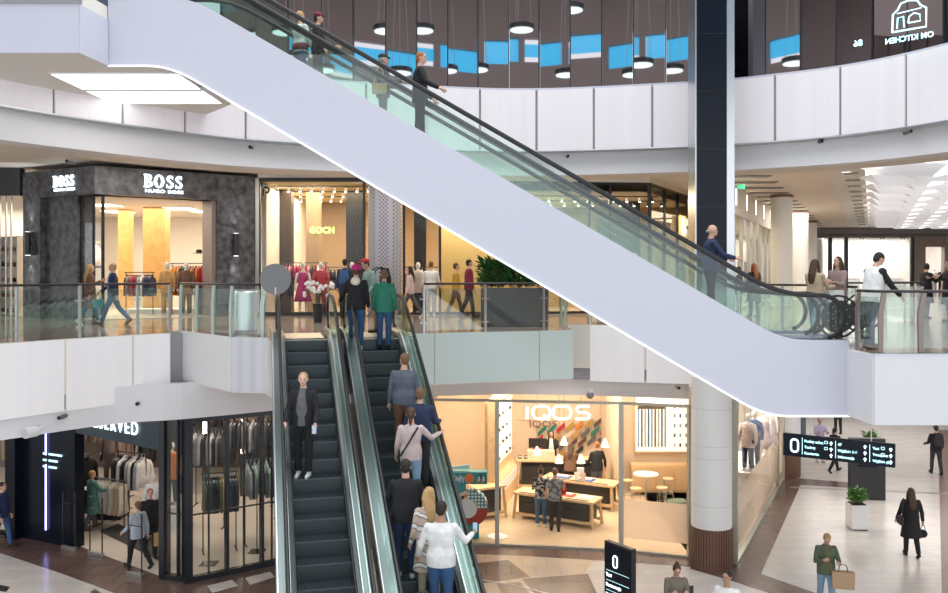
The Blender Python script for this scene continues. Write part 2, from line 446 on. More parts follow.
# gallery-level parapet panels and lower beam
Z1B = EYE-2.93
ll = [p for p in RING if p.x < -6.95 and p.y < 20.8]
struct('trim_4', panels(ll, Z1B, L1-.02, 1.56, start=.3), m_band1)
rl = [p for p in RING if 2.95 < p.x < 6.9]
struct('trim_5', panels(rl, Z1B, L1-.02, 1.5), m_band1)
lo = [p for p in RING if p.x < 6.95 ]
b = MB(); strip(offset_line(lo,.07), Z1B+.03, L1-.05, .05, b); struct('trim_6', b, mat('parapet_backing'))
bl_ = catmull([(-12.4,12.0,0),(-10.6,15.5,0),(-9.3,17.4,0),(-8.0,19.0,0),(-6.7,19.62,0),(-4.97,20.8,0),(-3.4,21.95,0),(-1.0,23.1,0)],.3)
b = MB(); strip(bl_, EYE-3.36, 4.66, .25, b); struct('wall_beam_left', b, m_beam)
b = MB(); strip(offset_line(lo,.28), EYE-3.36, Z1B+.36, .5, b); struct('wall_beam_lower', b, m_beam)
b = MB(); strip(offset_line(lo,.78), EYE-3.3, Z1B+.36, .04, b); struct('wall_beam_inner', b, m_soffit)
b = MB(); strip(offset_line([p for p in RING if 2.3<p.x<3.0],.25), Z1B, L1-.02, .2, b); struct('trim_7', b, mat('grey_reveal',(.55,.53,.55),.5))
# ground-level ceiling over the shops
slab_tri('ceiling_ground', [(-45,9.5)]+[(p.x,p.y) for p in offset_line(lo,.8)]+[(9.5,28),(13,35),(45,35),(45,75),(-45,75)], 4.28, 4.6, [m_white, m_white])
# landing boxes of the gallery: cladding
b = MB()
zb = EYE-2.55
def clad(mb, a, c, z0, z1, th=.03):
    M = frame((a[0],a[1],0),(c[0],c[1],0)); L = (Vector((c[0],c[1]))-Vector((a[0],a[1]))).length
    mb.box(0,L,-th,0,z0,z1,M); return M, L
clad(b,(-7.15,20.65),(-5.2,18.4),zb,L1+.02); struct('trim_8', b, m_white)
b = MB(); clad(b,(-5.2,18.4),(-4.47,18.30),zb,L1+.02); struct('trim_9', b, perf_mat('perforated_sheet'))
b = MB(); clad(b,(-4.46,18.30),(-4.27,17.8),zb,L1+.02); struct('trim_10', b, m_white)
b = MB()
A = Vector((-1.42,19.5)); B = Vector((2.38,20.7)); n = 2
for k in range(n):
    p0 = A.lerp(B, 0 if k==0 else .13+.006); p1 = A.lerp(B, .13 if k==0 else .78); clad(b,p0,p1,zb,L1+.02)
clad(b, A.lerp(B,.786), B, zb, L1+.02); clad(b, B, (2.42,23.0), zb, L1+.02)
struct('trim_11', b, m_greenp)
# right plateau box (perforated)
PZB = EYE-2.63
b = MB(); b.prism([(6.94,15.8),(6.94,14.8),(45,14.8),(45,17),(6.94,17)], PZB, L1-.02); struct('wall_landing_box', b, m_white)
b = MB(); clad(b,(6.92,15.8),(6.92,14.78),PZB,L1-.02); clad(b,(6.92,14.78),(45,14.78),PZB,L1-.02); struct('trim_12', b, perf_mat('perforated_sheet'))
b = MB(); b.box(6.9,45,14.74,14.95,L1-.02,L1+.0); struct('trim_13', b, m_lav)

# ----- upper landing bridge at top left
UZB = EYE+3.85
back = [p for p in offset_line(RING,.1) if -12.6 <= p.x < -6.7 and p.y>13]
pl = [(-22,14.9),(-6.88,14.9),(-6.78,15.75),(-6.78,15.8),(-5.7,15.8),(-5.7,19.6)]+[(p.x,p.y) for p in reversed(back)]+[(-22,13.4)]
pl = [(-22,14.9),(-6.88,14.9),(-6.78,15.86),(-5.55,15.86),(-5.55,19.5),(-6.5,20.75)]+[(p.x,p.y) for p in reversed([q for q in back if q.y>15.2])]+[(-12.5,15.4),(-22,15.2)]
slab_tri('floor_upper_landing', pl, UZB, L2-.02, [mat('dark_grey_floor',(.25,.25,.27),.4), m_soffit])
b = MB(); b.box(-22,-6.88,14.86,14.9,UZB-.02,L2-.27); clad(b,(-6.88,14.88),(-6.78,15.78),UZB-.02,L2-.27,.02); struct('trim_14', b, m_lav)
b = MB(); b.box(-22,-6.86,14.84,14.95,L2-.27,L2-.02); struct('trim_15', b, mat('grey_metal_edge',(.38,.36,.38),.35,.6))
# luminous ceiling panel below that landing
lp = thing('ceiling_light_box', 'large rectangular white light panel set into the underside of the upper landing', 'ceiling light', (-6.92,17.85,UZB))
b = MB(); b.box(-1.27,1.27,-1.45,1.45,-.02,.05); b.build('frame', m_white, lp)
b = MB(); b.box(-1.22,1.22,-1.40,-.06,-.035,-.02); b.build('diffuser', m_lightp, lp)
b = MB(); b.box(-1.22,1.22,.06,1.40,-.035,-.02); b.build('diffuser', m_lightp, lp)
b = MB(); b.box(-1.22,1.22,-.03,.03,-.04,-.02); b.build('divider', m_dark, lp)

# ----- column: black upper part, white round lower part
cx_, cy_ = 5.86, 21.0
cr = thing('black_column', 'tall square black column with polished steel sides beside the long escalator', 'column', (cx_,cy_,L1))
b = MB(); b.box(-.46,.27,-.30,.42,0,12.5); 
b.build('shaft', m_darkgl, cr)
b = MB()
for k in range(9): b.box(-.462,.272,-.305,.425,.2+k*1.4,.21+k*1.4)
b.build('panel_joints', m_dark, cr)
b = MB(); b.box(.27,.46,-.28,.42,0,12.5); b.build('steel_flank', m_chrome, cr)
b = MB(); b.box(-.49,-.46,-.28,.42,0,12.5); b.build('steel_edge', m_chrome, cr)
wc = thing('round_column', 'stout round white column with brown ribbed base at the glass corner shop', 'column', (5.84,21.0,0))
b = MB(); b.lathe([(.49,1.0),(.49,2.2),(.487,2.2),(.487,2.21),(.49,2.21),(.49,3.2),(.487,3.2),(.487,3.21),(.49,3.21),(.49,4.66)],40); b.build('shaft', mat('white_column_panels',(.80,.79,.77),.35), wc, smooth=False)
b = MB()
for z in (1.55,2.7,3.0,3.9): b.lathe([(.492,z),(.4925,z+.004),(.492,z+.008)],40)
b.build('panel_joints', mat('joint_grey',(.5,.48,.46),.5), wc)
b = MB(); b.cyl((0,0),.478,0,1.0,40)
for k in range(44):
    a = 2*PI*k/44; b.cbox((.487*math.cos(a),.487*math.sin(a),.5),(.03,.045,1.0),a)
b.build('ribbed_base', mat('brown_wood_slats',(.17,.085,.055),.5), wc)
# ---------------------------------------------------------------- escalators
T30 = math.tan(math.radians(30))
m_step = mat('escalator_step_dark', (.045,.055,.062), .4)
def step_mat():
    if 'ribbed_step' in MATS: return MATS['ribbed_step']
    m = mat('ribbed_step', (.05,.062,.07), .38, .3); return m
m_stepr = step_mat()
m_stepedge = mat('step_edge', (.09,.12,.13), .35, .3)
def esc_profile(run, slope, ext_t, ext_b, dz, rad=1.0, n=6):
    """side profile (s,z) of a line dz above the nosing line, s=0 at the top comb, z=0 top floor"""
    pts = [(-ext_t, dz)]
    h = rad*.45
    # top bend
    a = math.atan(slope)
    for k in range(n+1):
        t = k/n; s = -h+t*2*h
        # quadratic blend
        z = dz - slope*h*t*t if True else dz
        pts.append((s, dz - slope*h*t*t))
    for k in range(n+1):
        t = k/n; s = run-h+t*2*h
        pts.append((s, dz - slope*run + slope*h*(1-t)**2))
    pts.append((run+ext_b, dz-slope*run))
    return pts
def escalator(name, label, top, ang, rise, width=.86, ext=2.2, clad_side=None, group=None, deck_m=None, deck_dz=.16, truss_h=1.3, hr=.9, glass=None, deck_w=.28, ext_b=None, clad_ext=None, truss_ext=None, taper=0.0, chrome_lines=False, hrw=.026):
    """ang: heading (radians) of the downward direction. local +x = downward, local y = lateral"""
    root = thing(name, label, 'escalator', top, ang, group)
    ext_b = ext if ext_b is None else ext_b
    run = rise/T30; glass = glass or m_glassg; deck_m = deck_m or m_chrome
    W = width/2; O = W+deck_w
    nst = int(run/.4)
    for k in range(-1, nst+1):
        s0 = k*.4
        z = -(k+1)*.4*T30
        if k == -1: z = -.02
        if z < -rise+.01: z = -rise
        q = MB(); q.box(s0,s0+.42,-W,W,z-.26,z-.02)
        for j in range(20):
            y = -W+.02+j*(2*W-.04)/19
            q.box(s0+.0,s0+.40,y-.011,y+.011,z-.02,z)
        q.mi = 1; q.box(s0+.375,s0+.402,-W,W,z-.019,z+.001)
        q.build('step', [m_stepr, m_stepedge], root)
    for s0, s1, z in ((-2.0,-.4,0),(run+.4,run+2.0,-rise)):
        q = MB(); q.box(s0,s1,-W,W,z-.05,z+.004); q.build('comb_plate', m_steel, root)
    truss = MB()
    te = ext if truss_ext is None else truss_ext
    up = esc_profile(run,T30,te,ext_b,-.30); dn = esc_profile(run,T30,te,ext_b,-truss_h)
    dn = [(s-(.05 if truss_ext is not None else .25),z) for s,z in dn]; dn[0] = (-te,dn[0][1]); dn[-1] = (run+ext_b,dn[-1][1])
    dn = [(s, z-taper*min(1,max(0,s/run))) for s,z in dn]
    truss.loft([[(a[0],-W-.02,a[1]),(a[0],W+.02,a[1]),(b[0],W+.02,b[1]),(b[0],-W-.02,b[1])] for a,b in zip(up,dn)])
    truss.build('truss', m_lav, root)
    for sd in (-1,1):
        ce = ext if clad_ext is None else clad_ext
        topc = esc_profile(run,T30,ce,ext_b,deck_dz); top_ = esc_profile(run,T30,ext,ext_b,deck_dz); bot = esc_profile(run,T30,ce,ext_b,-truss_h); bot = [(s-.35,z-taper*min(1,max(0,s/run))) for s,z in bot]
        bot[0] = (-ce,bot[0][1]); bot[-1] = (run+ext_b,bot[-1][1])
        y0, y1 = sd*(W+.015), sd*O
        q = MB()
        if clad_side is not None and sd == clad_side[0]:
            yo = sd*(O+.02)
            q.loft([[(a[0],yo-sd*.03,a[1]),(a[0],yo,a[1]),(b[0],yo,b[1]),(b[0],yo-sd*.03,b[1])] for a,b in zip(topc,bot)])
            q.build('side_cladding', clad_side[1], root, label='smooth lavender white side cladding')
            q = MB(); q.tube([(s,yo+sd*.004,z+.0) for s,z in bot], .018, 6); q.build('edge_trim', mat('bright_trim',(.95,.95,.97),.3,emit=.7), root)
        # deck: inner skirt slope and outer deck
        q = MB()
        rings = []
        lo_ = esc_profile(run,T30,ext,ext_b,-.28)
        for a, b in zip(top_, lo_):
            rings.append([(a[0],y0,b[1]),(a[0],y0,a[1]-.05),(a[0],sd*(W+.09),a[1]),(a[0],y1,a[1]),(a[0],y1,b[1])])
        q.loft(rings); q.build('balustrade_deck', deck_m, root)
        if chrome_lines:
            for yy in (W+.085,O-.02): q = MB(); q.tube([(s,sd*yy,z+.006) for s,z in top_], .016, 6); q.build('chrome_strip', m_chrome, root)
        # dark brush line along the skirt
        q = MB(); q.tube([(s,sd*(W+.0),z) for s,z in esc_profile(run,T30,ext,ext_b,.02)], .02, 6); q.build('skirt_brush', m_rubber, root)
        # glass balustrade with round ends
        yc = sd*(W+.14)
        hr_line = esc_profile(run,T30,ext-.45,ext_b-.45,hr,rad=1.3)
        n = 10; r = (hr-deck_dz)/2
        def arc(cx, cz, d):
            return [(cx+d*r*math.sin(PI*k/n), cz+r*math.cos(PI*k/n)) for k in range(1,n)]
        zt, zb_ = hr, hr-rise
        loop_t = [(-s+0,z) for s,z in arc((ext-.45), hr-r, 1)]
        loop_b = arc(run+ext_b-.45, hr-rise-r, 1)
        q = MB()
        gl_top = [(s, z-.03) for s,z in hr_line]; gl_bot = esc_profile(run,T30,ext-.45,ext_b-.45,deck_dz,rad=1.3)
        q.loft([[(a[0],yc-.006,b[1]),(a[0],yc+.006,b[1]),(a[0],yc+.006,a[1]),(a[0],yc-.006,a[1])] for a,b in zip(gl_top,gl_bot)])
        for (cx,cz,dd) in ((-(ext-.45),hr-r,-1),(run+ext_b-.45,hr-rise-r,1)):
            rr = r-.03
            pts = [(cx+dd*rr*math.sin(PI*k/n), cz+rr*math.cos(PI*k/n)) for k in range(n+1)]
            m_ = len(pts); 
            q.add([(p[0],yc-.006,p[1]) for p in pts]+[(p[0],yc+.006,p[1]) for p in pts], [tuple(range(m_)), tuple(range(2*m_-1,m_-1,-1))])
        q.build('glass_balustrade', glass, root)
        full = list(reversed(loop_t))+hr_line+loop_b
        q = MB(); q.tube([(s,yc,z) for s,z in full], [(.045,hrw)]*len(full), 10, up=(0,1,0))
        q.build('handrail', m_rubber, root, smooth=True)
        q = MB(); q.tube([(s,yc,z-.03) for s,z in hr_line], .014, 6); q.build('handrail_guide', m_chrome, root)
    return root, run

# pair of escalators down to the ground floor
A14 = math.atan2(-.970, .243)        # heading of the downward direction
U14 = Vector((.243,-.970,0)); V14 = Vector((.970,.243,0))
TL = Vector((-3.53,17.95,L1)); TR = TL+V14*1.50
escL, runL = escalator('escalator','left dark-stepped escalator of the pair leading down from the gallery to the ground floor', TL, A14, L1, ext=1.6, glass=m_escgl, deck_m=m_gdeck, chrome_lines=True, hrw=.034)
escR, _ = escalator('escalator','right dark-stepped escalator of the pair, crowded with people riding up', TR, A14, L1, ext=1.6, glass=m_escgl, deck_m=m_gdeck, chrome_lines=True, hrw=.034)
# the long pair from the upper landing down to the gallery, seen from the side
RISE2 = L2-L1; RUN2 = RISE2/T30
XB = (782-474)/F*15.8 + 0.03
TN = Vector((XB-RUN2, 15.8+.02+.28+.43, L2)); TF = TN+Vector((0,1.46,0))
m_deckg = mat('dark_grey_deck',(.16,.16,.22),.35,.7)
escN, runN = escalator('long_escalator','long white-clad escalator crossing the atrium in front, nearest of the pair', TN, 0.0, RISE2, clad_side=(-1,m_lav), ext=2.0, ext_b=1.22, truss_h=1.12, taper=.13, clad_ext=1.50, truss_ext=.0, hr=.98, hrw=.022, deck_m=m_deckg)
escF, _ = escalator('long_escalator','farther escalator of the long pair, hidden behind the white-clad one', TF, 0.0, RISE2, ext=2.0, ext_b=1.52, truss_h=1.12, taper=.13, truss_ext=.0, clad_ext=.1, hr=.98, hrw=.022, deck_m=m_deckg)

def esc_pos(kind, px, py):
    """step position under the feet seen at pixel px,py (lateral from px)"""
    if kind in ('L','R'):
        k = (py-HY)/F; s = (k*TL.y-(EYE-L1))/(T30+.97*k)
        base = TL if kind=='L' else TR
        s = (k*base.y-(EYE-L1))/(T30+.97*k)
        n = max(0, math.floor(s/.4)); sc = n*.4+.2
        z = L1-(n+1)*.4*T30
        c = base+U14*sc
        d = c.y; x = (px-CX)/F*d
        lat = (x-c.x)/V14.x
        p = c+V14*lat; return Vector((p.x,p.y,z))
    base = TN if kind=='N' else TF
    d = base.y; X = (px-CX)/F*d; s = X-base.x; n = math.floor(s/.4)
    s2 = n*.4+.2
    z = L2-max(0,(n+1))*.4*T30
    z = max(z, L1)
    return Vector((X, d, z))

# round black newel discs at the foot of the long pair
for k,(px,d) in enumerate(((838,17.25),(862,18.75))):
    root = thing('newel_disc', ['round black perforated disc at the end of the long escalators, left one','round black perforated disc at the end of the long escalators, right one'][k], 'disc', XD(px,d,L1))
    q = MB(); q.tube([(0,-.03,.52),(0,.03,.52)],.33,32); q.build('disc', m_rubber, root)
    q = MB(); q.tube([(.42*math.cos(2*PI*i/28),0,.52+.42*math.sin(2*PI*i/28)) for i in range(28)],.022,8,closed=True); q.build('rim', m_rubber, root)
    q = MB(); q.box(-.03,.03,-.03,.03,0,.2); q.build('foot', m_dark, root)
    for i in range(9):
        for j in range(2):
            a = 2*PI*i/9; q = MB(); q.tube([((.12+.1*j)*math.cos(a),-.034,.52+(.12+.1*j)*math.sin(a)),((.12+.1*j)*math.cos(a),-.03,.52+(.12+.1*j)*math.sin(a))],.018,8); q.build('stud', mat('stud_grey',(.18,.17,.17),.5), root)
# ---------------------------------------------------------------- railings
def railing(label, pts, z, h=1.15, spacing=1.35, post_m=None, blade=False, group=None, zglass=.08, start_off=0.0, glazed=True):
    pts = [Vector((p[0],p[1],0)) for p in pts]
    root = thing('glass_railing', label, 'railing', (pts[0].x,pts[0].y,z), 0, group)
    O = Vector((pts[0].x,pts[0].y,0)); loc = [p-O for p in pts]
    fine = resample(loc, .05)
    q = MB(); q.tube([p+Vector((0,0,h)) for p in loc], .028, 10); q.build('handrail', m_rail, root, smooth=True)
    per = int(spacing/.05); idx = list(range(int(start_off/.05), len(fine)-1, per))
    if len(fine)-1-idx[-1] > 8: idx.append(len(fine)-1)
    for k in idx:
        a = fine[max(k-1,0)]; b_ = fine[min(k+1,len(fine)-1)]; ang = math.atan2((b_-a).y,(b_-a).x)
        q = MB(); M = Matrix.Translation(fine[k])@Matrix.Rotation(ang,4,'Z')
        if blade:
            q.add([(-.035,-.02,-.25),(.035,-.02,-.25),(.05,-.02,.7),(.10,-.02,h-.03),(.02,-.02,h-.03),(-.05,-.02,.7)]+[(-.035,.02,-.25),(.035,.02,-.25),(.05,.02,.7),(.10,.02,h-.03),(.02,.02,h-.03),(-.05,.02,.7)],
                  [(0,1,2,3,4,5),(11,10,9,8,7,6)]+[(i,(i+1)%6,(i+1)%6+6,i+6) for i in range(6)], M)
        else:
            q.box(-.022,.022,-.03,.03,-.3,h-.02,M)
            for zz in (.25,.8): q.box(-.09,.09,-.012,.012,zz-.012,zz+.012,M)
        q.build('post', post_m or m_steel, root)
    for a, b_ in (zip(idx, idx[1:]) if glazed else ()):
        seg = fine[a+1:b_]; 
        if len(seg) < 3: continue
        seg = [seg[0]]+seg[4:-4:4]+[seg[-1]]
        q = MB(); off = offset_line(seg,.012)
        q.loft([[(u.x,u.y,zglass),(u.x,u.y,h-.1),(v.x,v.y,h-.1),(v.x,v.y,zglass)] for u,v in zip(seg,off)])
        q.build('glass_panel', m_glassr, root)
    return root
m_rail = mat('dark_handrail', (.06,.055,.055), .35, .6)
m_glassr = glass_mat('railing_glass', (.90,.95,.925), base=.05)
lp_ = [p for p in offset_line(RING,.10) if p.x < -7.15 and 12 < p.y < 20.45]
railing('glass railing along the gallery edge in front of the granite shop entrance', lp_, L1, start_off=.6)
railing('short glass railing on the white landing box beside the litter bin', [(-7.05,20.5),(-5.2,18.52),(-4.52,18.42)], L1, blade=True, spacing=.85, post_m=mat('pale_green_post',(.55,.66,.60),.3))
railing('glass railing right of the dark escalators beside the planter', [(-1.15,19.62),(2.3,20.82),(2.35,22.9)], L1, spacing=1.5)
railing('glass railing along the gallery edge behind the long escalator', [(p.x,p.y) for p in offset_line([q for q in RING if 2.9<q.x<5.0],.1)], L1)
railing('glass railing on the perforated landing box at the right edge', [(6.98,15.55),(7.02,14.95),(16,14.95)], L1, h=1.08, spacing=.72, blade=True, post_m=mat('warm_grey_post',(.26,.21,.19),.45,.4))
railing('far glass railing around the opening in the corridor floor', [(9.9,24.2),(12.75,24.2),(12.75,26.5)], L1, h=1.12, spacing=1.3)
railing('open steel handrail by the lower landing of the long escalators', [(8.2,18.3),(8.2,21.2),(5.9,23.2)], L1, h=1.1, spacing=1.2, glazed=False)
# railing on the upper landing, only its feet show
railing('railing on the upper landing whose feet show at the top left corner', [(-14,15.1),(-7.1,15.1)], L2-.02, h=1.1, spacing=1.45)
# ---------------------------------------------------------------- goods
GCOL = {}
def cloth(name, col, rough=.85):
    return mat('cloth_'+name, col, rough, noise_amt=.12, nscale=9, bump=.35, bscale=14)
PAL = {'black':(.012,.012,.014),'charcoal':(.03,.03,.034),'grey':(.12,.12,.13),'light grey':(.40,.40,.41),'white':(.78,.77,.75),'cream':(.72,.64,.52),
 'beige':(.52,.40,.27),'camel':(.55,.32,.12),'brown':(.16,.08,.045),'taupe':(.30,.21,.19),'navy':(.02,.03,.08),'blue':(.04,.10,.23),'denim blue':(.07,.14,.26),'light denim':(.22,.33,.46),
 'teal':(.03,.22,.22),'green':(.03,.20,.13),'dark green':(.03,.07,.045),'olive':(.13,.13,.07),'red':(.52,.03,.04),'burgundy':(.20,.02,.04),'magenta':(.50,.02,.16),'pink':(.70,.30,.36),
 'orange':(.75,.25,.03),'yellow':(.78,.45,.03),'mustard':(.50,.30,.04),'lilac':(.5,.42,.6),'pale pink':(.70,.55,.52),'sage':(.28,.40,.34),'striped':(.26,.24,.23)}
def cl(name): return cloth(name.replace(' ','_'), PAL[name])
def garment_mesh(kind):
    """hanging garment; hook at origin, hangs down -z, broad side faces +-x (rail runs along x)"""
    q = MB(); L = {'jacket':.72,'coat':1.05,'shirt':.68,'trousers':.95,'dress':1.05}[kind]
    if kind == 'trousers':
        for sy in (-.08,.08):
            q.loft([[(a*tx, sy+c*ty, z) for a,c in ((-1,-1),(1,-1),(1,1),(-1,1))] for z,tx,ty in ((-.12,.02,.08),(-.4,.024,.085),(-L,.02,.07))])
    else:
        rings = []
        for z,tx,ty in ((-.09,.015,.05),(-.13,.035,.13),(-.17,.045,.205),(-.24,.05,.215),(-.45,.045,.20),(-.7*L,.05,.21),(-L,.055,.225 if kind!='dress' else .28)):
            rings.append([(tx*math.cos(2*PI*i/12)*(1+.12*math.sin(i*2.3+z*9)), ty*math.sin(2*PI*i/12), z) for i in range(12)])
        q.loft(rings)
        if kind != 'dress':
            for sy in (-1,1):
                Ls = .60 if kind != 'shirt' else .30
                q.tube([(0,sy*.17,-.17),(.01,sy*.225,-.28),(.015,sy*.245,-.17-Ls*.6),(.01,sy*.25,-.17-Ls)], [(.035,.045),(.045,.05),(.042,.045),(.035,.04)], 8)
        q.tube([(0,-.045,-.10),(0,0,-.085),(0,.045,-.10)], .03, 6)
    n = len(q.f); q.mi = 1
    q.tube([(0,.0,-.1),(0,0,-.03),(0,.02,0),(0,0,.02),(0,-.015,.01)], .006, 5)
    q.tube([(0,-.19,-.15),(0,0,-.09),(0,.19,-.15)], .008, 5)
    return q.mesh('garment_'+kind, [cl('grey'), m_chrome], smooth=True)
GM = {}
ORD = ['first','second','third','fourth','fifth','sixth','seventh','eighth','ninth','tenth','eleventh','twelfth','thirteenth','fourteenth','fifteenth','sixteenth','seventeenth','eighteenth','nineteenth','twentieth']
def garment(kind, colour, loc, rz, label, group, scale=1.0):
    if kind not in GM: GM[kind] = garment_mesh(kind)
    o = bpy.data.objects.new(kind, GM[kind]); COL.objects.link(o)
    o.location = loc; o.rotation_euler = (random.uniform(-.04,.04),0,rz+random.uniform(-.12,.12)); o.scale = (scale,)*3
    o.material_slots[0].link = 'OBJECT'; o.material_slots[0].material = cl(colour)
    return tag(o, label, kind if kind!='trousers' else 'trousers', group)
def rack(desc, p0, p1, z, floor, items, spacing=None, wall=False, scale=1.0, legs=True):
    """items: list of (kind, colour)"""
    p0 = Vector((p0[0],p0[1],0)); p1 = Vector((p1[0],p1[1],0)); d = p1-p0; L = d.length; a = math.atan2(d.y,d.x)
    root = thing('clothes_rail', desc, 'clothes rail', (p0.x,p0.y,floor), a)
    q = MB(); q.tube([(-.05,0,z),(L+.05,0,z)], .016, 8); q.build('rail', m_dark if not wall else m_steel, root)
    for x in (0,L):
        q = MB()
        if wall: q.tube([(x,0,z),(x,.3,z)], .014, 6)
        else:
            q.tube([(x,0,z),(x,0,.02)], .016, 8); q.box(x-.02,x+.02,-.25,.25,0,.03)
        q.build('bracket' if wall else 'stand', m_dark if not wall else m_steel, root)
    n = len(items); short = desc
    for i, (k, c) in enumerate(items):
        t = (i+.5)/n; p = p0+d*t
        ordn = ORD[i] if i < len(ORD) else None
        lab = f"{c} {k}, {ordn} on the {short}"
        w_ = lab.split()
        garment(k, c, (p.x,p.y,floor+z-.02), a+PI*0, lab, 'clothes on the '+short, scale)
def mannequin(label, loc, rz, top, bottom=None, dress=False):
    root = thing('mannequin', label, 'mannequin', loc, rz)
    mm = mat('mannequin_white', (.75,.72,.68), .4)
    q = MB()
    q.tube([(0,0,.78),(0,0,.95),(0,0,1.08),(0,0,1.25),(0,0,1.40),(0,0,1.47),(0,0,1.53)], [(.14,.10),(.165,.11),(.125,.09),(.16,.11),(.19,.09),(.06,.06),(.05,.05)], 14, up=(0,1,0))
    q.ell((0,0,1.65),(.078,.095,.12))
    for s in (-1,1):
        q.tube([(s*.09,0,.85),(s*.10,.01,.5),(s*.11,-.02,.08),(s*.11,.10,.03)],[.085,.055,.035,.03],10)
        q.tube([(s*.18,0,1.39),(s*.235,0,1.15),(s*.25,.05,.92),(s*.25,.08,.80)],[.05,.042,.032,.025],8)
    q.build('body', mm, root, smooth=True)
    q = MB(); 
    if dress:
        q.tube([(0,0,.45),(0,0,.7),(0,0,.95),(0,0,1.08),(0,0,1.25),(0,0,1.42)], [(.30,.24),(.24,.2),(.19,.14),(.145,.11),(.185,.13),(.17,.10)], 16, up=(0,1,0))
    else:
        q.tube([(0,0,.72),(0,0,.95),(0,0,1.10),(0,0,1.28),(0,0,1.43),(0,0,1.49)], [(.20,.15),(.19,.14),(.175,.13),(.19,.14),(.21,.11),(.08,.08)], 16, up=(0,1,0))
        for s in (-1,1): q.tube([(s*.17,0,1.41),(s*.25,0,1.15),(s*.265,.05,.88)],[.075,.062,.05],8)
    q.build('dress' if dress else 'jacket', cl(top), root, smooth=True)
    if not dress:
        q = MB()
        for s in (-1,1): q.tube([(s*.09,0,.95),(s*.10,.01,.5),(s*.11,-.02,.08)],[.11,.085,.07],10)
        q.build('trousers', cl(bottom or 'charcoal'), root, smooth=True)
    q = MB(); q.cyl((0,0),.2,0,.02,24); q.build('base_plate', m_chrome, root)
    return root
def shelf_unit(label, M, w, h, d, n, m=None, back=True):
    """M: frame; local y>0 goes into the wall"""
    root = thing('shelving_unit', label, 'shelves'); root.matrix_world = M
    m = m or m_wood; q = MB()
    for x in (0, w-.03): q.box(x,x+.03,0,d,0,h)
    if back: q.box(0,w,d-.02,d,0,h)
    q.build('frame', m, root)
    for k in range(n):
        z = .1+k*(h-.15)/max(1,n-1); q = MB(); q.box(.03,w-.03,0,d-.02,z,z+.025); q.build('shelf', m, root)
    return root
def folded_stack(M, x, y, z, cols, desc, group):
    """folded garments piled on a shelf or table"""
    for i, c in enumerate(cols):
        q = MB(); q.box(-.14,.14,-.17,.17,0,.045)
        o = q.build('folded_jumper', cl(c), bevel=.012)
        o.matrix_world = M @ Matrix.Translation((x+random.uniform(-.01,.01), y, z+i*.047))
        tag(o, f"{c} folded jumper, {ORD[i]} from the bottom, {desc}", 'jumper', group)
def spot_row(desc, p0, p1, z, n, power=0):
    p0 = Vector(p0); p1 = Vector(p1); d = p1-p0
    root = thing('spotlight_track', desc, 'track lights', (p0.x,p0.y,z), math.atan2(d.y,d.x))
    q = MB(); q.box(0,d.length,-.02,.02,-.03,0); q.build('track', m_dark, root)
    for i in range(n):
        x = (i+.5)/n*d.length; q = MB()
        q.tube([(x,0,-.03),(x,0,-.08),(x,-.05,-.13),(x,-.12,-.22)],[.015,.015,.045,.05],8); h = q.build('spotlight', m_dark, root)
        q = MB(); q.tube([(x,-.12,-.22),(x,-.122,-.224)],.042,8); q.build('lens', m_lamp, h)
def downlight(loc, label, group, r=.07, m=None):
    root = thing('downlight', label, 'downlight', loc, 0, group)
    q = MB(); q.lathe([(r+.02,0),(r+.02,-.012),(r,-.012)],16); q.build('ring', m_white, root)
    q = MB(); q.cyl((0,0),r,-.016,-.008,16); q.build('lens', m or m_lamp, root)

# ---------------------------------------------------------------- granite corner shop on the gallery
C_ = Vector((-11.1,25.0,0)); LF = Vector((-14.1,26.7,0)); RT = Vector((-7.15,27.9,0))
FZ0 = EYE+2.32; FZ1 = EYE+3.1
Ml = frame(LF, C_); Ll = (C_-LF).length; Mr = frame(C_, RT); Lr = (RT-C_).length
b = MB(); b.box(-.02,Ll,0,.7,FZ0,FZ1,Ml); b.box(0,Lr,0,.7,FZ0,FZ1,Mr); b.prism([(LF.x,LF.y),(C_.x,C_.y),(RT.x,RT.y),(RT.x,RT.y+.6),(LF.x,LF.y+.6)],FZ1,FZ1+.04)
struct('wall_granite_fascia', b, m_granite)
b = MB(); b.box(0,.248*Ll,0,.8,L1,FZ0,Ml); b.box(.248*Ll,.695*Ll,.18,.8,L1,FZ0,Ml); struct('wall_granite_pier_left', b, m_granite)
b = MB(); b.box(.742*Lr,Lr,0,1.0,L1,FZ0,Mr); struct('wall_granite_pier_right', b, m_granite)
b = MB(); b.box(.715*Lr,.742*Lr,.12,1.0,L1,FZ0,Mr); struct('wall_reveal', b, mat('taupe_reveal',(.25,.19,.17),.5))
b = MB(); b.box(Lr,Lr+.12,-.03,1.0,L1,FZ1,Mr); struct('trim_16', b, m_steel)
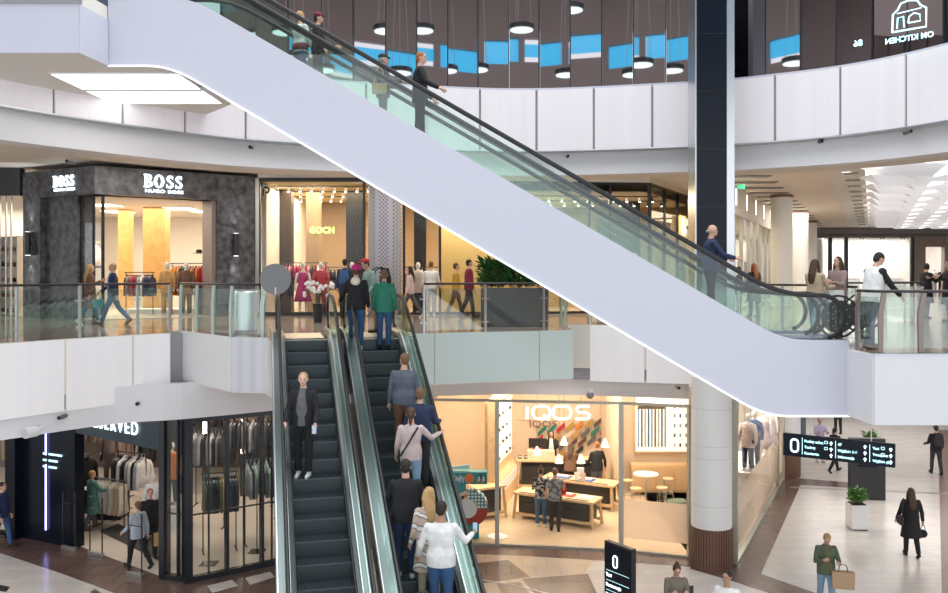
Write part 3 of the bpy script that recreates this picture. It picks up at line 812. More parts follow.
# signs
def boss(root_label, M, x, s):
    root = thing('shop_sign', root_label, 'sign'); root.matrix_world = M @ Matrix.Translation((x,-.02,FZ0+.28))
    # serif capitals from strokes: B O S S
    q = MB(); w_ = .22*s; H = .34*s; g = .275*s
    def bar(x0,x1,z0,z1): q.box(x0,x1,-.03,0,z0,z1)
    def ring(cx,cz,rx,rz,t,t2,a0=0,a1=2*PI,n=28):
        vs=[];fs=[]
        for i in range(n+1):
            a=a0+(a1-a0)*i/n; c_,s_=math.cos(a),math.sin(a)
            ti = t*abs(c_)+t2*abs(s_)
            vs += [(cx+rx*c_,-.03,cz+rz*s_),(cx+(rx-ti)*c_,-.03,cz+(rz-ti)*s_),(cx+(rx-ti)*c_,0,cz+(rz-ti)*s_),(cx+rx*c_,0,cz+rz*s_)]
        for i in range(n):
            o=i*4
            for j in range(4): fs.append((o+j,o+(j+1)%4,o+4+(j+1)%4,o+4+j))
        q.add(vs,fs)
    T = .07*s; t2 = .025*s
    x0 = -1.5*g-w_/2
    # B
    bar(x0+.02*s,x0+.02*s+T,0,H); bar(x0-.01*s,x0+.12*s,0,t2); bar(x0-.01*s,x0+.12*s,H-t2,H); bar(x0+.05*s,x0+.12*s,H*.52-t2/2,H*.52+t2/2)
    ring(x0+.11*s,H*.76,.09*s,H*.24,T*.9,t2,-PI/2,PI/2); ring(x0+.11*s,H*.26,.115*s,H*.26,T,t2,-PI/2,PI/2)
    cx = -.5*g; ring(cx,H/2,w_*.60,H/2+.005*s,T,t2)
    for cx in (.5*g+.01*s,1.5*g-.03*s):
        ring(cx,H*.735,.082*s,H*.265,T*.7,t2*1.2,PI*.12,PI*1.35); ring(cx,H*.265,.092*s,H*.265,T*.75,t2*1.2,-PI*.75,PI*.48)
        # diagonal spine
        q.add([(cx-.075*s,-.03,H*.66),(cx+.02*s,-.03,H*.36),(cx+.085*s,-.03,H*.34),(cx-.01*s,-.03,H*.64),(cx-.075*s,0,H*.66),(cx+.02*s,0,H*.36),(cx+.085*s,0,H*.34),(cx-.01*s,0,H*.64)],
              [(0,1,2,3),(7,6,5,4),(0,4,5,1),(1,5,6,2),(2,6,7,3),(3,7,4,0)])
        bar(cx+.06*s,cx+.075*s,H*.72,H*.98); bar(cx-.09*s,cx-.075*s,H*.02,H*.3)
    q.build('lettering', m_neon, root)
    me = text_obj('small_lettering','HUGO BOSS',.12*s,m_neon,root,(0,-.01,-.13*s),sx=1.35,sy=.95,extrude=.008,offset=.004,spacing=1.15)
boss('glowing white sign on the left face of the granite corner shop', Ml, Ll*.60, .98)
boss('glowing white sign on the right face of the granite corner shop', Mr, Lr*.405, 1.15)
for M, x, lb in ((Ml,.124*Ll,'left'),(Mr,.86*Lr,'right')):
    root = thing('wall_lamp', f'black up-and-down wall lamp on the {lb} granite pier', 'wall lamp'); root.matrix_world = M @ Matrix.Translation((x,-.12,L1+1.95))
    q = MB(); q.cyl((0,0),.09,0,.72,20); q.build('housing', m_dark, root)
    q = MB(); q.box(-.04,.04,.0,.12,.3,.42); q.build('bracket', m_dark, root)
    q = MB(); q.cyl((0,0),.075,.72,.725,20); q.cyl((0,0),.075,-.005,0,20); q.build('lens', m_lamp, root)
    for up_ in (0,1):
        l = bpy.data.lights.new('wall_lamp_beam','SPOT'); l.energy = 60; l.spot_size = math.radians(62); l.spot_blend = .7; l.color = (.9,.95,1); l.shadow_soft_size = .05
        o = bpy.data.objects.new('wall_lamp_beam', l); COL.objects.link(o)
        o.matrix_world = M @ Matrix.Translation((x,-.14,L1+1.95+(.78 if up_ else -.06))) @ Matrix.Rotation(PI if up_ else 0,4,'X')
# glazing between the left pier and the corner, entrance on the right face
b = MB(); b.box(.695*Ll,.99*Ll,.30,.312,L1+.02,FZ0,Ml); struct('window_2', b, m_shopgl)
b = MB(); b.box(.985*Ll,1.0*Ll,.25,.33,L1,FZ0,Ml); b.box(.70*Ll,.71*Ll,.27,.33,L1,FZ0,Ml); b.box(.86*Ll,.868*Ll,.27,.33,L1,FZ0,Ml); struct('trim_17', b, m_dark)
# interior
b = MB(); b.prism([(LF.x,LF.y+.3),(C_.x,C_.y+.35),(RT.x,RT.y+.2),(-6.9,36),(-18,36)],L1+.005,L1+.02); struct('floor_shop_a', b, m_shopfl)
b = MB(); b.prism([(LF.x,LF.y+.3),(C_.x,C_.y+.35),(RT.x,RT.y+.2),(-6.9,36),(-18,36)],FZ0+.0,FZ0+.06); struct('ceiling_shop_a', b, m_warmw)
b = MB(); b.box(-20,-6.9,35.6,35.8,L1,FZ1); b.box(-7.1,-6.95,28.6,36,L1,FZ1); struct('wall_shop_a', b, m_warmw)
b = MB(); b.box(-16.5,-15.2,33.4,34.0,L1,FZ0); 
for (xa,xb,y) in ((118,128,31),(143,165,30)):
    b = MB(); X0 = XD(xa,y).x; X1 = XD(xb,y).x; b.box(X0,X1,y,y+.5,L1,FZ0); struct('wall_wood_pier', b, m_wood2)
area('shop_ceiling_light', (-12,30.5,FZ0-.05), 6, 5, 420, (1,.86,.68))
for i,(px,d) in enumerate(((104,29),(118,32),(180,30.5),(205,32))):
    q = MB(); root = thing('ceiling_light_panel', ['square','small','long','wide'][i]+' glowing ceiling panel inside the granite corner shop', 'ceiling light', XD(px,d,FZ0))
    q.box(-.45,.45,-.5,.5,-.03,-.005); q.build('diffuser', m_lampw, root); q = MB(); q.box(-.48,.48,-.53,.53,-.02,0); q.build('frame', m_white, root)
for i,px in enumerate((57,76,121,160,190)):
    pass
J=lambda *c:[('jacket',x) for x in c]
rack('rail beside the honey wood pier', XD(126,28.4), XD(153,28.4), 1.42, L1, J('charcoal','taupe','grey','red','burgundy','grey','light grey','white','grey','navy','charcoal','navy'))
rack('rail of coats under the display shelf', XD(172,28.6), XD(206,28.6), 1.72, L1, [('coat','camel'),('coat','orange'),('coat','camel'),('jacket','black'),('jacket','charcoal'),('coat','camel'),('coat','brown'),('jacket','camel'),('coat','burgundy'),('jacket','orange'),('jacket','red'),('jacket','red')])
rack('upper back rail of pale clothes behind the left glazing', XD(84,30.6), XD(98,30.6), 2.5, L1, J('mustard','cream','mustard','beige','white'), wall=True)
mannequin('mannequin in a camel coat standing beside the wood pier', XD(167,28.2,L1), PI, 'camel','camel')
mannequin('mannequin in a brown jacket right of the camel one', XD(186,28.0,L1), PI+.3, 'brown','black')
bag = thing('hat_display', 'black hat on a glass shelf above the coats', 'hat', XD(199,28.6,L1+2.05)); q = MB(); q.lathe([(.2,0),(.2,.015),(.1,.03),(.095,.13),(.05,.15)],20); q.build('hat', m_dark, bag)
# display plinth tables
def plinth(label, loc, sx, sy, h, m, rz=0):
    root = thing('display_plinth', label, 'display table', loc, rz)
    q = MB(); q.box(-sx/2,sx/2,-sy/2,sy/2,0,h-.03); q.build('body', m, root, bevel=.01)
    q = MB(); q.box(-sx/2-.02,sx/2+.02,-sy/2-.02,sy/2+.02,h-.03,h); q.build('table_top', m, root, bevel=.006)
    return root
plinth('black display block just inside the glazing', XD(86,27.6,L1), .8,.6,.55, m_dark)
plinth('tall dark display block near the right granite pier', XD(207,28.9,L1), .7,.6,1.0, m_granite)
plinth('low white plinth under the camel mannequin', XD(160,29.2,L1), 2.2,.9,.18, m_white)
for k in range(4):
    folded_stack(Matrix.Translation(XD(78+k*6,31,L1+1.3+.28*(k%2))),0,0,0,['charcoal','grey'],f'{ORD[k]} pile on the back shelf','folded jumpers on the back shelf')
shelf_unit('cream shelving unit with bags at the far left edge of the gallery', frame(XD(-6,27.6,L1),XD(20,27.2,L1)), 1.0, 2.6, .4, 6, m_cream)
for k in range(5):
    for j in range(2):
        root = thing('handbag', f'small dark handbag, {ORD[j]} on cream shelf {ORD[k]} from the bottom', 'handbag', XD(5+j*8,27.5,L1+.13+k*.49), 0, 'handbags on the cream shelves')
        q = MB(); q.box(-.09,.09,-.05,.05,0,.14); q.build('bag_body', cl(['black','brown','taupe'][(k+j)%3]), root, bevel=.015)
        q = MB(); q.tube([(-.05,0,.14),(-.04,0,.2),(.04,0,.2),(.05,0,.14)],.007,6); q.build('handle', m_dark, root)
# neighbour shop at far left
b = MB(); b.box(-22,-15.6,31,31.2,L1,CZ); struct('wall_left_shop', b, m_warmw)
b = MB(); b.box(-22,-14.2,26.7,27.0,FZ0+.1,CZ); struct('wall_left_fascia', b, mat('dark_fascia',(.03,.03,.035),.4))
b = MB(); b.box(-22,-14.2,27,31,L1+.005,L1+.015); struct('floor_shop_b', b, m_shopfl)
area('shop_ceiling_light', (-16.6,29,FZ0), 3.5, 3, 160, (1,.88,.72))
b = MB(); 
for px in (0,6,11): p = XD(px,27.0); b.box(p.x-.02,p.x+.02,26.98,27.04,L1,FZ0+.1)
struct('trim_18', b, m_steel)
b = MB(); b.box(-45,-22,26,27,L1,CZ); struct('wall_left', b, m_warmw)

# ---------------------------------------------------------------- gold-ceilinged shop behind the escalator tops
b = MB(); b.box(-7.05,-3.62,28.0,28.012,L1+.12,EYE+3.0); struct('window_3', b, m_shopgl)
b = MB(); b.box(-7.05,-3.55,27.95,28.08,EYE+3.0,EYE+3.12); b.box(-7.08,-7.0,27.95,28.08,L1,EYE+3.1); b.box(-3.64,-3.56,27.95,28.08,L1,EYE+3.1); b.box(-7.05,-3.6,27.9,28.1,L1,L1+.12)
struct('trim_19', b, m_dark)
GZ = EYE+2.98
b = MB(); b.box(-7.0,-2.2,28.1,36,GZ,GZ+.05); struct('ceiling_shop_c', b, mat('gold_ceiling',(.80,.62,.32),.5))
b = MB(); b.box(-7.0,9.6,36,36.2,L1,CZ); struct('wall_shop_back', b, mat('brown_back_wall',(.40,.28,.17),.6))
b = MB(); b.box(-7.0,6.0,28.1,36,L1+.005,L1+.015); struct('floor_shop_c', b, mat('shop_floor_grey',(.35,.30,.27),.2))
ps = thing('window_emblem', 'small dark letter emblem at the top left corner of the gold shop window', 'emblem', XD(266,27.9,EYE+2.72))
q = MB(); q.box(-.11,-.05,-.02,0,-.18,.06); q.tube([(-.08,-.01,.08),(.04,-.01,.08),(.11,-.01,.0),(.08,-.01,-.08),(-.02,-.01,-.1)],.035,8); q.build('letter', m_dark, ps)
b = MB(); X0 = XD(262,30.5).x; X1 = XD(291,30.5).x; b.box(X0,X1,30.5,31,L1,GZ); struct('wall_dark_pier', b, mat('dark_brown_pier',(.05,.035,.03),.5))
b = MB(); X0 = XD(306,31).x; X1 = XD(319,31).x; b.box(X0,X1,31,31.5,L1,GZ); struct('wall_tan_pier', b, mat('tan_pier',(.42,.28,.18),.5))
b = MB(); X0 = XD(346,31).x; X1 = XD(364,31).x; b.box(X0,X1,31,31.5,L1,GZ); struct('wall_black_pier', b, m_dark)
for k in range(3): spot_row(f'black spotlight track, {ORD[k]} from the front, on the gold ceiling', (-6.9,29.2+k*2,0), (-3.4,29.2+k*2,0), GZ, 9)
area('shop_ceiling_light', (-5.2,31.5,GZ-.05), 3.2, 5, 480, (1,.80,.55))
rack('rail of magenta and red tops behind the gold shop window', XD(282,29.2), XD(326,29.2), 1.75, L1, [('shirt',c) for c in ('burgundy','magenta','pink','burgundy','magenta','red','red','magenta','pink','charcoal','burgundy','white','red','magenta')])
rack('lower rail of dark clothes behind the gold shop window', XD(281,29.9), XD(293,29.9), 1.4, L1, J('black','charcoal','burgundy','charcoal','black','charcoal'))
rack('rail of mixed jackets by the black pier', XD(328,29.0), XD(362,29.0), 1.6, L1, J('navy','charcoal','cream','burgundy','navy','black','taupe','charcoal'))
mannequin('mannequin in a red jacket in the gold shop window', XD(321,28.5,L1), PI, 'red','burgundy')
mannequin('mannequin in a magenta dress left in the gold shop window', XD(303,28.5,L1), PI+.2, 'magenta', dress=True)
mannequin('mannequin in dark clothes right in the gold shop window', XD(352,28.5,L1), PI, 'navy','black')
# green lit lettering inside
gs = thing('interior_sign', 'small yellow-green lit lettering deep inside the gold shop', 'sign', XD(322,30.9,L1+2.85)); text_obj('lettering','GOCH',.3,mat('green_lit',(.7,1,.2),.5,emit=2),gs,extrude=.01,offset=.01)
# perforated steel column
pc = thing('perforated_column', 'round column clad in perforated silver sheet between two shop windows', 'column', (-2.88,27.7,L1))
q = MB(); q.cyl((0,0),.55,0,CZ-L1,48); q.build('shaft', perf_mat('perforated_silver',(.36,.36,.40),(.10,.10,.12),scale=11), pc, smooth=False)
q = MB(); q.cyl((0,0),.57,0,.1,48); q.build('base_ring', m_steel, pc)
# second shop
WZ = EYE+3.1
A = Vector((-2.3,28.4,0)); B = Vector((6.06,29.4,0)); M2 = frame(A,B); LL = (B-A).length
b = MB(); b.box(0,LL,0,.012,L1+.1,WZ-.1,M2); struct('window_4', b, m_shopgl)
b = MB(); b.box(0,LL,-.04,.06,WZ-.08,WZ,M2); b.box(0,LL,-.04,.06,L1,L1+.1,M2)
for px in (404,440,519,589,610,650):
    k = (px-CX)/F; t = (k*28.4+2.3)/(8.36-k*1.0); b.box(t*LL-.04,t*LL+.04,-.04,.08,L1,WZ,M2)
struct('trim_20', b, m_dark)
SZ = EYE+2.75
b = MB(); b.prism([(-2.3,28.5),(6.0,29.5),(8.7,35),(8.7,36),(-2.3,36)],SZ,SZ+.05); struct('ceiling_shop_d', b, mat('warm_ceiling',(.82,.68,.46),.6))
b = MB(); b.box(XD(441,30).x,XD(520,30).x,30,30.2,L1,SZ); struct('wall_ochre', b, m_orange)
b = MB(); b.box(XD(414,31).x,XD(426,31).x,31,31.3,L1,SZ); b.box(XD(597,33).x,XD(640,33).x,33,33.2,L1,SZ); struct('wall_dark_panel', b, m_dark)
area('shop_ceiling_light', (2.5,31.5,SZ-.05), 7, 4, 760, (1,.84,.60))
area('shop_ceiling_light', (-.5,29.3,SZ-.05), 2.5, 1, 90, (1,.86,.66))
for k in range(2): spot_row(f'black spotlight track, {ORD[k]} from the front, in the corner shop with wide glazing', (1.0,30.2+k*2.0,0), (6.6+k*.8,30.6+k*2.0,0), SZ, 12)
rack('rail of pale clothes left of the ochre wall', XD(404,29.2), XD(440,29.2), 1.6, L1, [('shirt',c) for c in ('taupe','white','beige','pale pink','white','charcoal','cream','white','beige')])
rack('rail of green and red clothes behind the planter', XD(522,30.2), XD(560,30.2), 1.9, L1, [('shirt',c) for c in ('red','orange','black','red','olive','black','burgundy','red')])
rack('rail behind the right railing posts', XD(588,29.9), XD(640,29.9), 1.5, L1, J('cream','beige','brown','cream','black','beige','white','brown','beige'))
rack('high rail of mustard and dark clothes behind the long escalator', XD(560,31.6), XD(640,31.6), 2.2, L1, J('mustard','black','olive','mustard','charcoal','brown','mustard','olive','black','white'))
mannequin('white-shirted mannequin left of the ochre wall', XD(418,29.0,L1), PI, 'pale pink','black')
# corner shop side wall with the letter sign
W1a = Vector((6.06,29.4,0)); W1b = Vector((8.8,34.8,0)); M3 = frame(W1a,W1b); L3 = (W1b-W1a).length
b = MB(); b.box(0,L3,0,.012,L1+.1,WZ-.1,M3); struct('window_5', b, m_shopgl)
b = MB(); b.box(0,L3,-.04,.06,WZ-.08,WZ,M3); b.box(0,L3,-.04,.06,L1,L1+.1,M3)
for t in (0,.33,.66,1): b.box(t*L3-.03,t*L3+.03,-.04,.08,L1,WZ,M3)
struct('trim_21', b, m_dark)
sg = thing('shop_sign', 'square black-framed emblem sign on the side glazing beside the black column', 'sign'); sg.matrix_world = M3@Matrix.Translation((L3*.70,-.12,L1+2.75))
q = MB(); q.box(-.45,.45,-.04,.04,0,.9); q.build('panel', m_orange, sg)
q = MB(); q.tube([(-.22,-.06,.75),(-.22,-.06,.25),(0,-.06,.15),(.22,-.06,.3),(.1,-.06,.48),(-.2,-.06,.42)],.05,8); q.build('letter', m_neonw, sg)
# wall above the shop fronts up to the ceiling
b = MB(); b.box(-7.1,-2.2,28.05,28.4,EYE+3.1,CZ); b.box(0,LL,0,.2,WZ,CZ,M2); b.box(0,L3,0,.2,WZ,CZ,M3); struct('wall_above_shops', b, m_ceil)

# ---------------------------------------------------------------- corridor to the right
def W2(d): return Vector((9.7+.466*(d-31.8), d, 0))
a0 = W2(27.8); a1 = W2(63); M4 = frame(a0,a1); L4 = (a1-a0).length
ZF = EYE+2.2
b = MB(); b.box(0,L4,0,.3,ZF,CZ,M4); b.box(0,.3,0,.3,L1,CZ,M4); struct('wall_corridor', b, m_cream)
b = MB(); b.box(.3,L4,.05,.062,L1+.1,ZF,M4); struct('window_6', b, m_shopgl)
b = MB(); b.box(.3,L4,-.02,.1,L1,L1+.1,M4)
x = .3
while x < L4: b.box(x-.04,x+.04,-.02,.12,L1,ZF,M4); x += 2.1
struct('trim_22', b, m_steel)
b = MB(); b.box(8,L4,2.6,2.8,L1,CZ,M4); struct('wall_corridor_back', b, m_warmw)
b = MB(); b.box(7,L4,.3,2.6,ZF+.05,ZF+.1,M4); struct('ceiling_shop_e', b, m_warmw)
for k in range(5):
    c = M4@Vector((3+k*6,1.4,ZF)); area('shop_ceiling_light', c, 5, 1.5, 110, (1,.86,.62), rot=(0,0,math.atan2(1,.466)))
for k in range(10):
    root = thing('strip_light', f'vertical glowing strip on the corridor fascia, {ORD[k]} from the front', 'strip light'); root.matrix_world = M4@Matrix.Translation((1.6+k*3.0,-.03,ZF+.35))
    q = MB(); q.box(-.06,.06,-.02,0,0,.6); q.build('diffuser', m_lampw, root); q = MB(); q.box(-.09,.09,0,.02,-.03,.63); q.build('housing', m_white, root)
for k in range(8):
    root = thing('shop_display', f'dark display stand with stock behind the corridor glazing, {ORD[k]} from the front', 'display stand'); root.matrix_world = M4@Matrix.Translation((2.2+k*2.4,1.5,L1))
    q = MB(); q.box(-.4,.4,-.2,.2,0,.9); q.build('base', m_wood, root); q = MB(); q.box(-.3,.3,-.03,.03,.9,2.0); q.build('panel', mat('dark_panel',(.1,.08,.07),.4), root)
# round white columns
for k,d in enumerate((36.1,45.5,54.2,63.0)):
    X = (13.0,17.35,21.3,25.3)[k]
    root = thing('corridor_column', f'white round corridor column, {ORD[k]} from the front of the row of four', 'column', (X,d,L1),0,None)
    q = MB(); q.cyl((0,0),.44,0,CZ-L1-.12,36); q.build('shaft', mat('column_white',(.82,.80,.76),.5), root, smooth=False)
    q = MB(); q.cyl((0,0),.46,CZ-L1-.12,CZ-L1,36); q.build('collar', mat('collar_brown',(.22,.12,.08),.5), root)
# grey slatted recess of the ceiling, border, vents, exit sign
def CP(d, off): 
    w_ = W2(d); return Vector((w_.x+off, d, CZ))
b = MB()
for k in range(16):
    d = 29+k*2.0; p = CP(d,.9); b.cbox((p.x,p.y,CZ-.02),(1.5,.5,.03),0)
struct('ceiling_slats', b, mat('grey_slats',(.25,.24,.23),.6))
b = MB(); b.prism([(CP(24.3,3.6).x,24.3),(CP(60,3.6).x,60),(CP(60,4.9).x,60),(CP(24.3,4.9).x,24.3)],CZ-.05,CZ-.01); struct('ceiling_border', b, m_white)
for k in range(15):
    d = 27.6+k*2.1; p = CP(d,4.45); root = thing('ceiling_vent', f'dark square ceiling vent, {ORD[k]} from the front of the row', 'vent', (p.x,p.y,CZ-.055),-.43,'ceiling vents')
    q = MB(); q.box(-.26,.26,-.3,.3,-.02,0); q.build('frame', m_white, root); q = MB()
    for j in range(5): q.box(-.22,.22,-.26+j*.11,-.18+j*.11,-.03,-.015)
    q.build('louvre', m_dark, root)
es = thing('exit_sign', 'green and white lit exit sign hanging near the black column', 'sign', XD(741,30,EYE+2.95)); q = MB(); q.box(-.13,.13,-.03,.03,0,.16); q.build('panel', mat('exit_green',(.02,.45,.2),.4,emit=.6), es)
q = MB(); q.tube([(-.1,0,.16),(-.1,0,.35)],.01,5); q.tube([(.1,0,.16),(.1,0,.35)],.01,5); q.build('rods', m_steel, es)
# luminous coffered ceiling
lc = thing('luminous_ceiling', 'large glowing white ceiling of folded translucent panels over the corridor', 'luminous ceiling', (0,0,CZ))
b = MB(); b.prism([(CP(24.8,4.9).x,24.8),(CP(57,4.9).x,57),(60,57),(60,24.8)],-.03,-.01); b.build('light_sheet', mat('glow_sheet',(1,1,1),.5,emit=.85), lc)
bf = MB(); bl = MB(); r = 0; y = 25.2
while y < 56.5:
    x = CP(y,5.1).x + (1.2 if r%2 else 0)
    while x < 44:
        # folded leaf: a sloping translucent wedge with a vertical end blade
        bf.add([(x,y,-.05),(x+2.3,y,-.05),(x+1.9,y+.15,-.42),(x+.4,y+.15,-.42),(x,y+1.0,-.05),(x+2.3,y+1.0,-.05)],[(0,1,2,3),(3,2,5,4),(0,3,4),(1,5,2)])
        bl.box(x+2.32,x+2.37,y,y+.9,-.36,-.03)
        x += 2.42
    y += 1.45; r += 1
bf.build('folded_leaves', mat('translucent_leaf',(.80,.80,.83),.6,emit=.15,ecol=(.9,.93,1)), lc)
bl.build('light_blades', mat('blade_light',(1,1,1),.5,emit=1.3), lc)
area('gallery_fill', (-8.5,23.6,CZ-.05), 6, 1.2, 170, (1,.95,.9)); area('gallery_fill', (-1,25.5,CZ-.05), 7, 1.2, 120, (1,.95,.9)); area('corridor_light', (10.8,27.5,CZ-.06), 2.5, 5, 260, (1,.95,.88)); area('corridor_light', (17,44,CZ-.06), 3, 8, 320, (1,.95,.88)); area('corridor_light', (24,33,CZ-.035), 18, 16, 850, (1,.97,.93))  # added fill without fittings, except the last, which backs the luminous ceiling
area('corridor_light', (34,48,CZ-.035), 16, 14, 700, (1,.97,.93))
# end wall of the corridor
b = MB(); b.box(17,60,62,62.4,EYE+2.55,CZ+.3); struct('wall_end_fascia', b, mat('grey_fascia',(.20,.19,.19),.5))
b = MB(); b.box(XD(913,62).x,XD(925,62).x,61.9,62.4,L1,EYE+2.6); b.box(XD(944,62).x,60,61.9,62.4,L1,EYE+2.6); b.box(XD(913,62).x,60,61.95,62.4,L1+3.3,EYE+2.6); struct('wall_end', b, mat('taupe_wall',(.25,.20,.18),.6))
b = MB(); b.box(18,60,67,67.2,L1,CZ); struct('wall_end_back', b, m_warmw)
b = MB(); b.box(18,60,62,67,EYE+2.75,EYE+2.8); struct('ceiling_end', b, m_white)
area('shop_ceiling_light', (29,64.5,EYE+2.7), 10, 4, 700, (.95,.97,1)); area('shop_ceiling_light', (40,64.5,EYE+2.7), 6, 4, 400, (1,.95,.9))
b = MB()
for px in (830,846,912): X = XD(px,62).x; b.box(X-.12,X+.12,61.9,62.1,L1,EYE+2.6)
struct('trim_23', b, m_dark)
b = MB(); b.box(XD(830,62).x,XD(912,62).x,62.05,62.07,L1,EYE+2.6); struct('window_7', b, m_shopgl)
for k,px in enumerate((861,881,902)): spot_row(f'pair of black track spots, {ORD[k]} from the left, in the far white shop', XD(px-2,61.6), XD(px+4,61.6), EYE+2.58, 2)
es = thing('shop_sign', 'tiny dark lettering on the back wall of the far white shop', 'sign', XD(884,66.9,L1+4.2)); text_obj('lettering','MOODS',.55,m_dark,es,extrude=.01)
for k,px in enumerate((850,872,893)):
    plinth(f'pale counter in the far white shop, {ORD[k]} from the left', XD(px,65,L1), 1.3,.6,1.0, m_white)
mannequin('patterned mannequin in the far right shop opening', XD(934,64,L1), PI, 'white','light grey')
mannequin('dark mannequin at the far right shop opening', XD(941,64,L1), PI, 'black','black')
b = MB(); b.box(44.5,45,14.8,62,L1,CZ); struct('wall_right', b, m_cream)
# planter with plants on the gallery
pl_ = thing('planter', 'long dark grey planter box standing on the gallery behind the railing', 'planter', XD(514,22.6,L1))
q = MB(); q.box(-.88,.88,-.35,.35,0,1.0); q.build('box', mat('anthracite_planter',(.05,.05,.055),.35), pl_, bevel=.02)
q = MB(); q.box(-.83,.83,-.30,.30,.96,1.005); q.build('soil', mat('soil',(.04,.025,.015),.9), pl_)
m_leaf = mat('leaf_green',(.03,.12,.025),.5); m_leaf2 = mat('leaf_light',(.10,.24,.05),.5)
def foliage(n, rx, ry, h, seed, lw=.05, ll=.2):
    rnd = random.Random(seed); q = MB()
    for i in range(n):
        a = rnd.uniform(0,2*PI); x = rnd.uniform(-rx,rx); y = rnd.uniform(-ry,ry); z0 = rnd.uniform(0,h*.75)
        L = ll*rnd.uniform(.7,1.3); dx,dy = math.cos(a),math.sin(a); z1 = z0+L*rnd.uniform(.2,1.0)
        nx,ny = -dy*lw*rnd.uniform(.7,1.3), dx*lw
        mx,my,mz = x+dx*L*.5, y+dy*L*.5, (z0+z1)/2+.04
        th = .004
        vs = [(x,y,z0),(mx+nx,my+ny,mz),(x+dx*L,y+dy*L,z1),(mx-nx,my-ny,mz)]; vs += [(p[0],p[1],p[2]-th) for p in vs]
        q.add(vs,[(0,1,2,3),(7,6,5,4),(0,4,5,1),(1,5,6,2),(2,6,7,3),(3,7,4,0)])
    return q
for k in range(5):
    x = -.7+k*.35; o = thing('leafy_plant', f'dark green leafy plant in the long planter, {ORD[k]} from the left', 'plant', (pl_.location.x+x, pl_.location.y, L1+1.0),0,'plants in the long planter')
    foliage(190,.17,.2,.85+.25*(k%3),k,.055,.24).build('leaves', m_leaf, o)
    q = MB()
    for j in range(4): q.tube([(0.05*j-.08,0,-.02),(.06*j-.1,.02*j,.5)],.01,5)
    q.build('stems', mat('stem',(.1,.08,.03),.7), o)
# litter bin
tb = thing('litter_bin', 'round brushed steel litter bin on the gallery by the granite pier', 'litter bin', XD(246,20.2,L1))
q = MB(); q.lathe([(.27,.06),(.27,.95),(.25,.97),(.20,.97),(.19,.9)],32); q.build('drum', m_chrome, tb, smooth=False)
q = MB(); q.cyl((0,0),.25,0,.06,32); q.build('foot_ring', m_dark, tb)
# round sign disc on a post at the escalator head
ds = thing('disc_sign', 'round grey disc sign on a slim post at the head of the left escalator', 'sign', TL+V14*(-.62)+U14*(-.3)+Vector((0,0,0)))
q = MB(); q.tube([(0,0,.95),(0,0,1.1)],.02,8); q.build('post', m_steel, ds)
q = MB(); q.tube([(0,-.01,1.27),(0,.01,1.27)],.33,36); q.build('disc', mat('grey_disc',(.20,.20,.20),.4), ds)
fl = thing('flower_arrangement', 'white orchid blossoms behind the head of the left escalator', 'flowers', XD(318,24,L1))
q = MB(); q.lathe([(.12,0),(.15,.5),(.16,.55)],20); q.build('vase', m_dark, fl)
q = MB(); rnd = random.Random(3)
for i in range(7): q.tube([(0,0,.5),(rnd.uniform(-.1,.1),0,.8),(rnd.uniform(-.45,.45),rnd.uniform(-.1,.1),rnd.uniform(.75,1.0))],.008,5)
q.build('stems', m_leaf, fl)
q = MB()
for i in range(30): q.ell((rnd.uniform(-.45,.45),rnd.uniform(-.15,.15),rnd.uniform(.75,1.15)),(.055,.03,.05),8,5)
q.build('blossoms', mat('petal_white',(.85,.83,.8),.6), fl)
# ---------------------------------------------------------------- ground floor inlays
def inlay(name, pts, z, m, px=True):
    poly = [(G(x,y).x,G(x,y).y) for x,y in pts] if px else pts
    b = MB(); b.prism(poly, 0.0005, z); return struct(name, b, m)
# pale field of the atrium
inlay('floor_tan_field', [(440,800),(440,545),(525,546),(621,552),(700,560),(700,700)], .002, m_tan)
inlay('floor_pale_field', [(587,600),(584,575),(592,563),(610,557),(650,560),(700,570),(760,592),(840,640)], .003, m_floor0)
inlay('floor_band_shop', [(440,544),(525,546),(621,552),(690,558),(690,567),(621,562),(525,556),(440,553)], .004, m_brown)
inlay('floor_band_pavement', [(690,556),(735,566),(783,478),(801,484),(761,574),(835,600),(790,600),(735,582),(690,569)], .005, m_brown)
inlay('floor_band_cross', [(783,477),(868,484),(868,489),(783,484)], .004, m_brown)
inlay('floor_band_right', [(938,430),(948,430),(970,640),(943,640)], .004, mat('taupe_stone',(.20,.13,.11),.3))
inlay('floor_line_cross', [(790,486.5),(948,493),(948,494.5),(790,488)], .006, mat('grey_line',(.3,.27,.26),.3))
inlay('floor_block', [(470,564),(508,560),(530,577),(478,584)], .005, m_brown)
inlay('floor_block', [(522,579),(588,574),(600,600),(540,600)], .005, m_brown)
inlay('floor_block', [(497,584),(520,582),(535,600),(505,600)], .005, m_brown)
q = MB(); q.tube([Vector((p.x,p.y,.006)) for p in [G(x,y) for x,y in ((440,572),(475,579),(510,585),(548,594),(600,612))]], .012, 6); struct('trim_24', q, m_chrome)
inlay('floor_band_left', [(-30,533),(0,536),(75,541),(163,575),(188,581),(275,563),(330,551),(330,650),(188,650),(128,598),(60,573),(0,553),(-30,546)], .004, m_brown)
for k,pp in enumerate([[(207,586),(232,580),(238,586),(212,593)],[(245,578),(270,572),(275,577),(250,585)],[(0,585),(10,587),(6,592),(-4,590)]]):
    inlay('floor_block', pp, .006, m_floor0 if k<2 else m_dark)
inlay('floor_diamond_line', [(95,589),(112,600),(106,600),(90,592)], .006, m_dark)

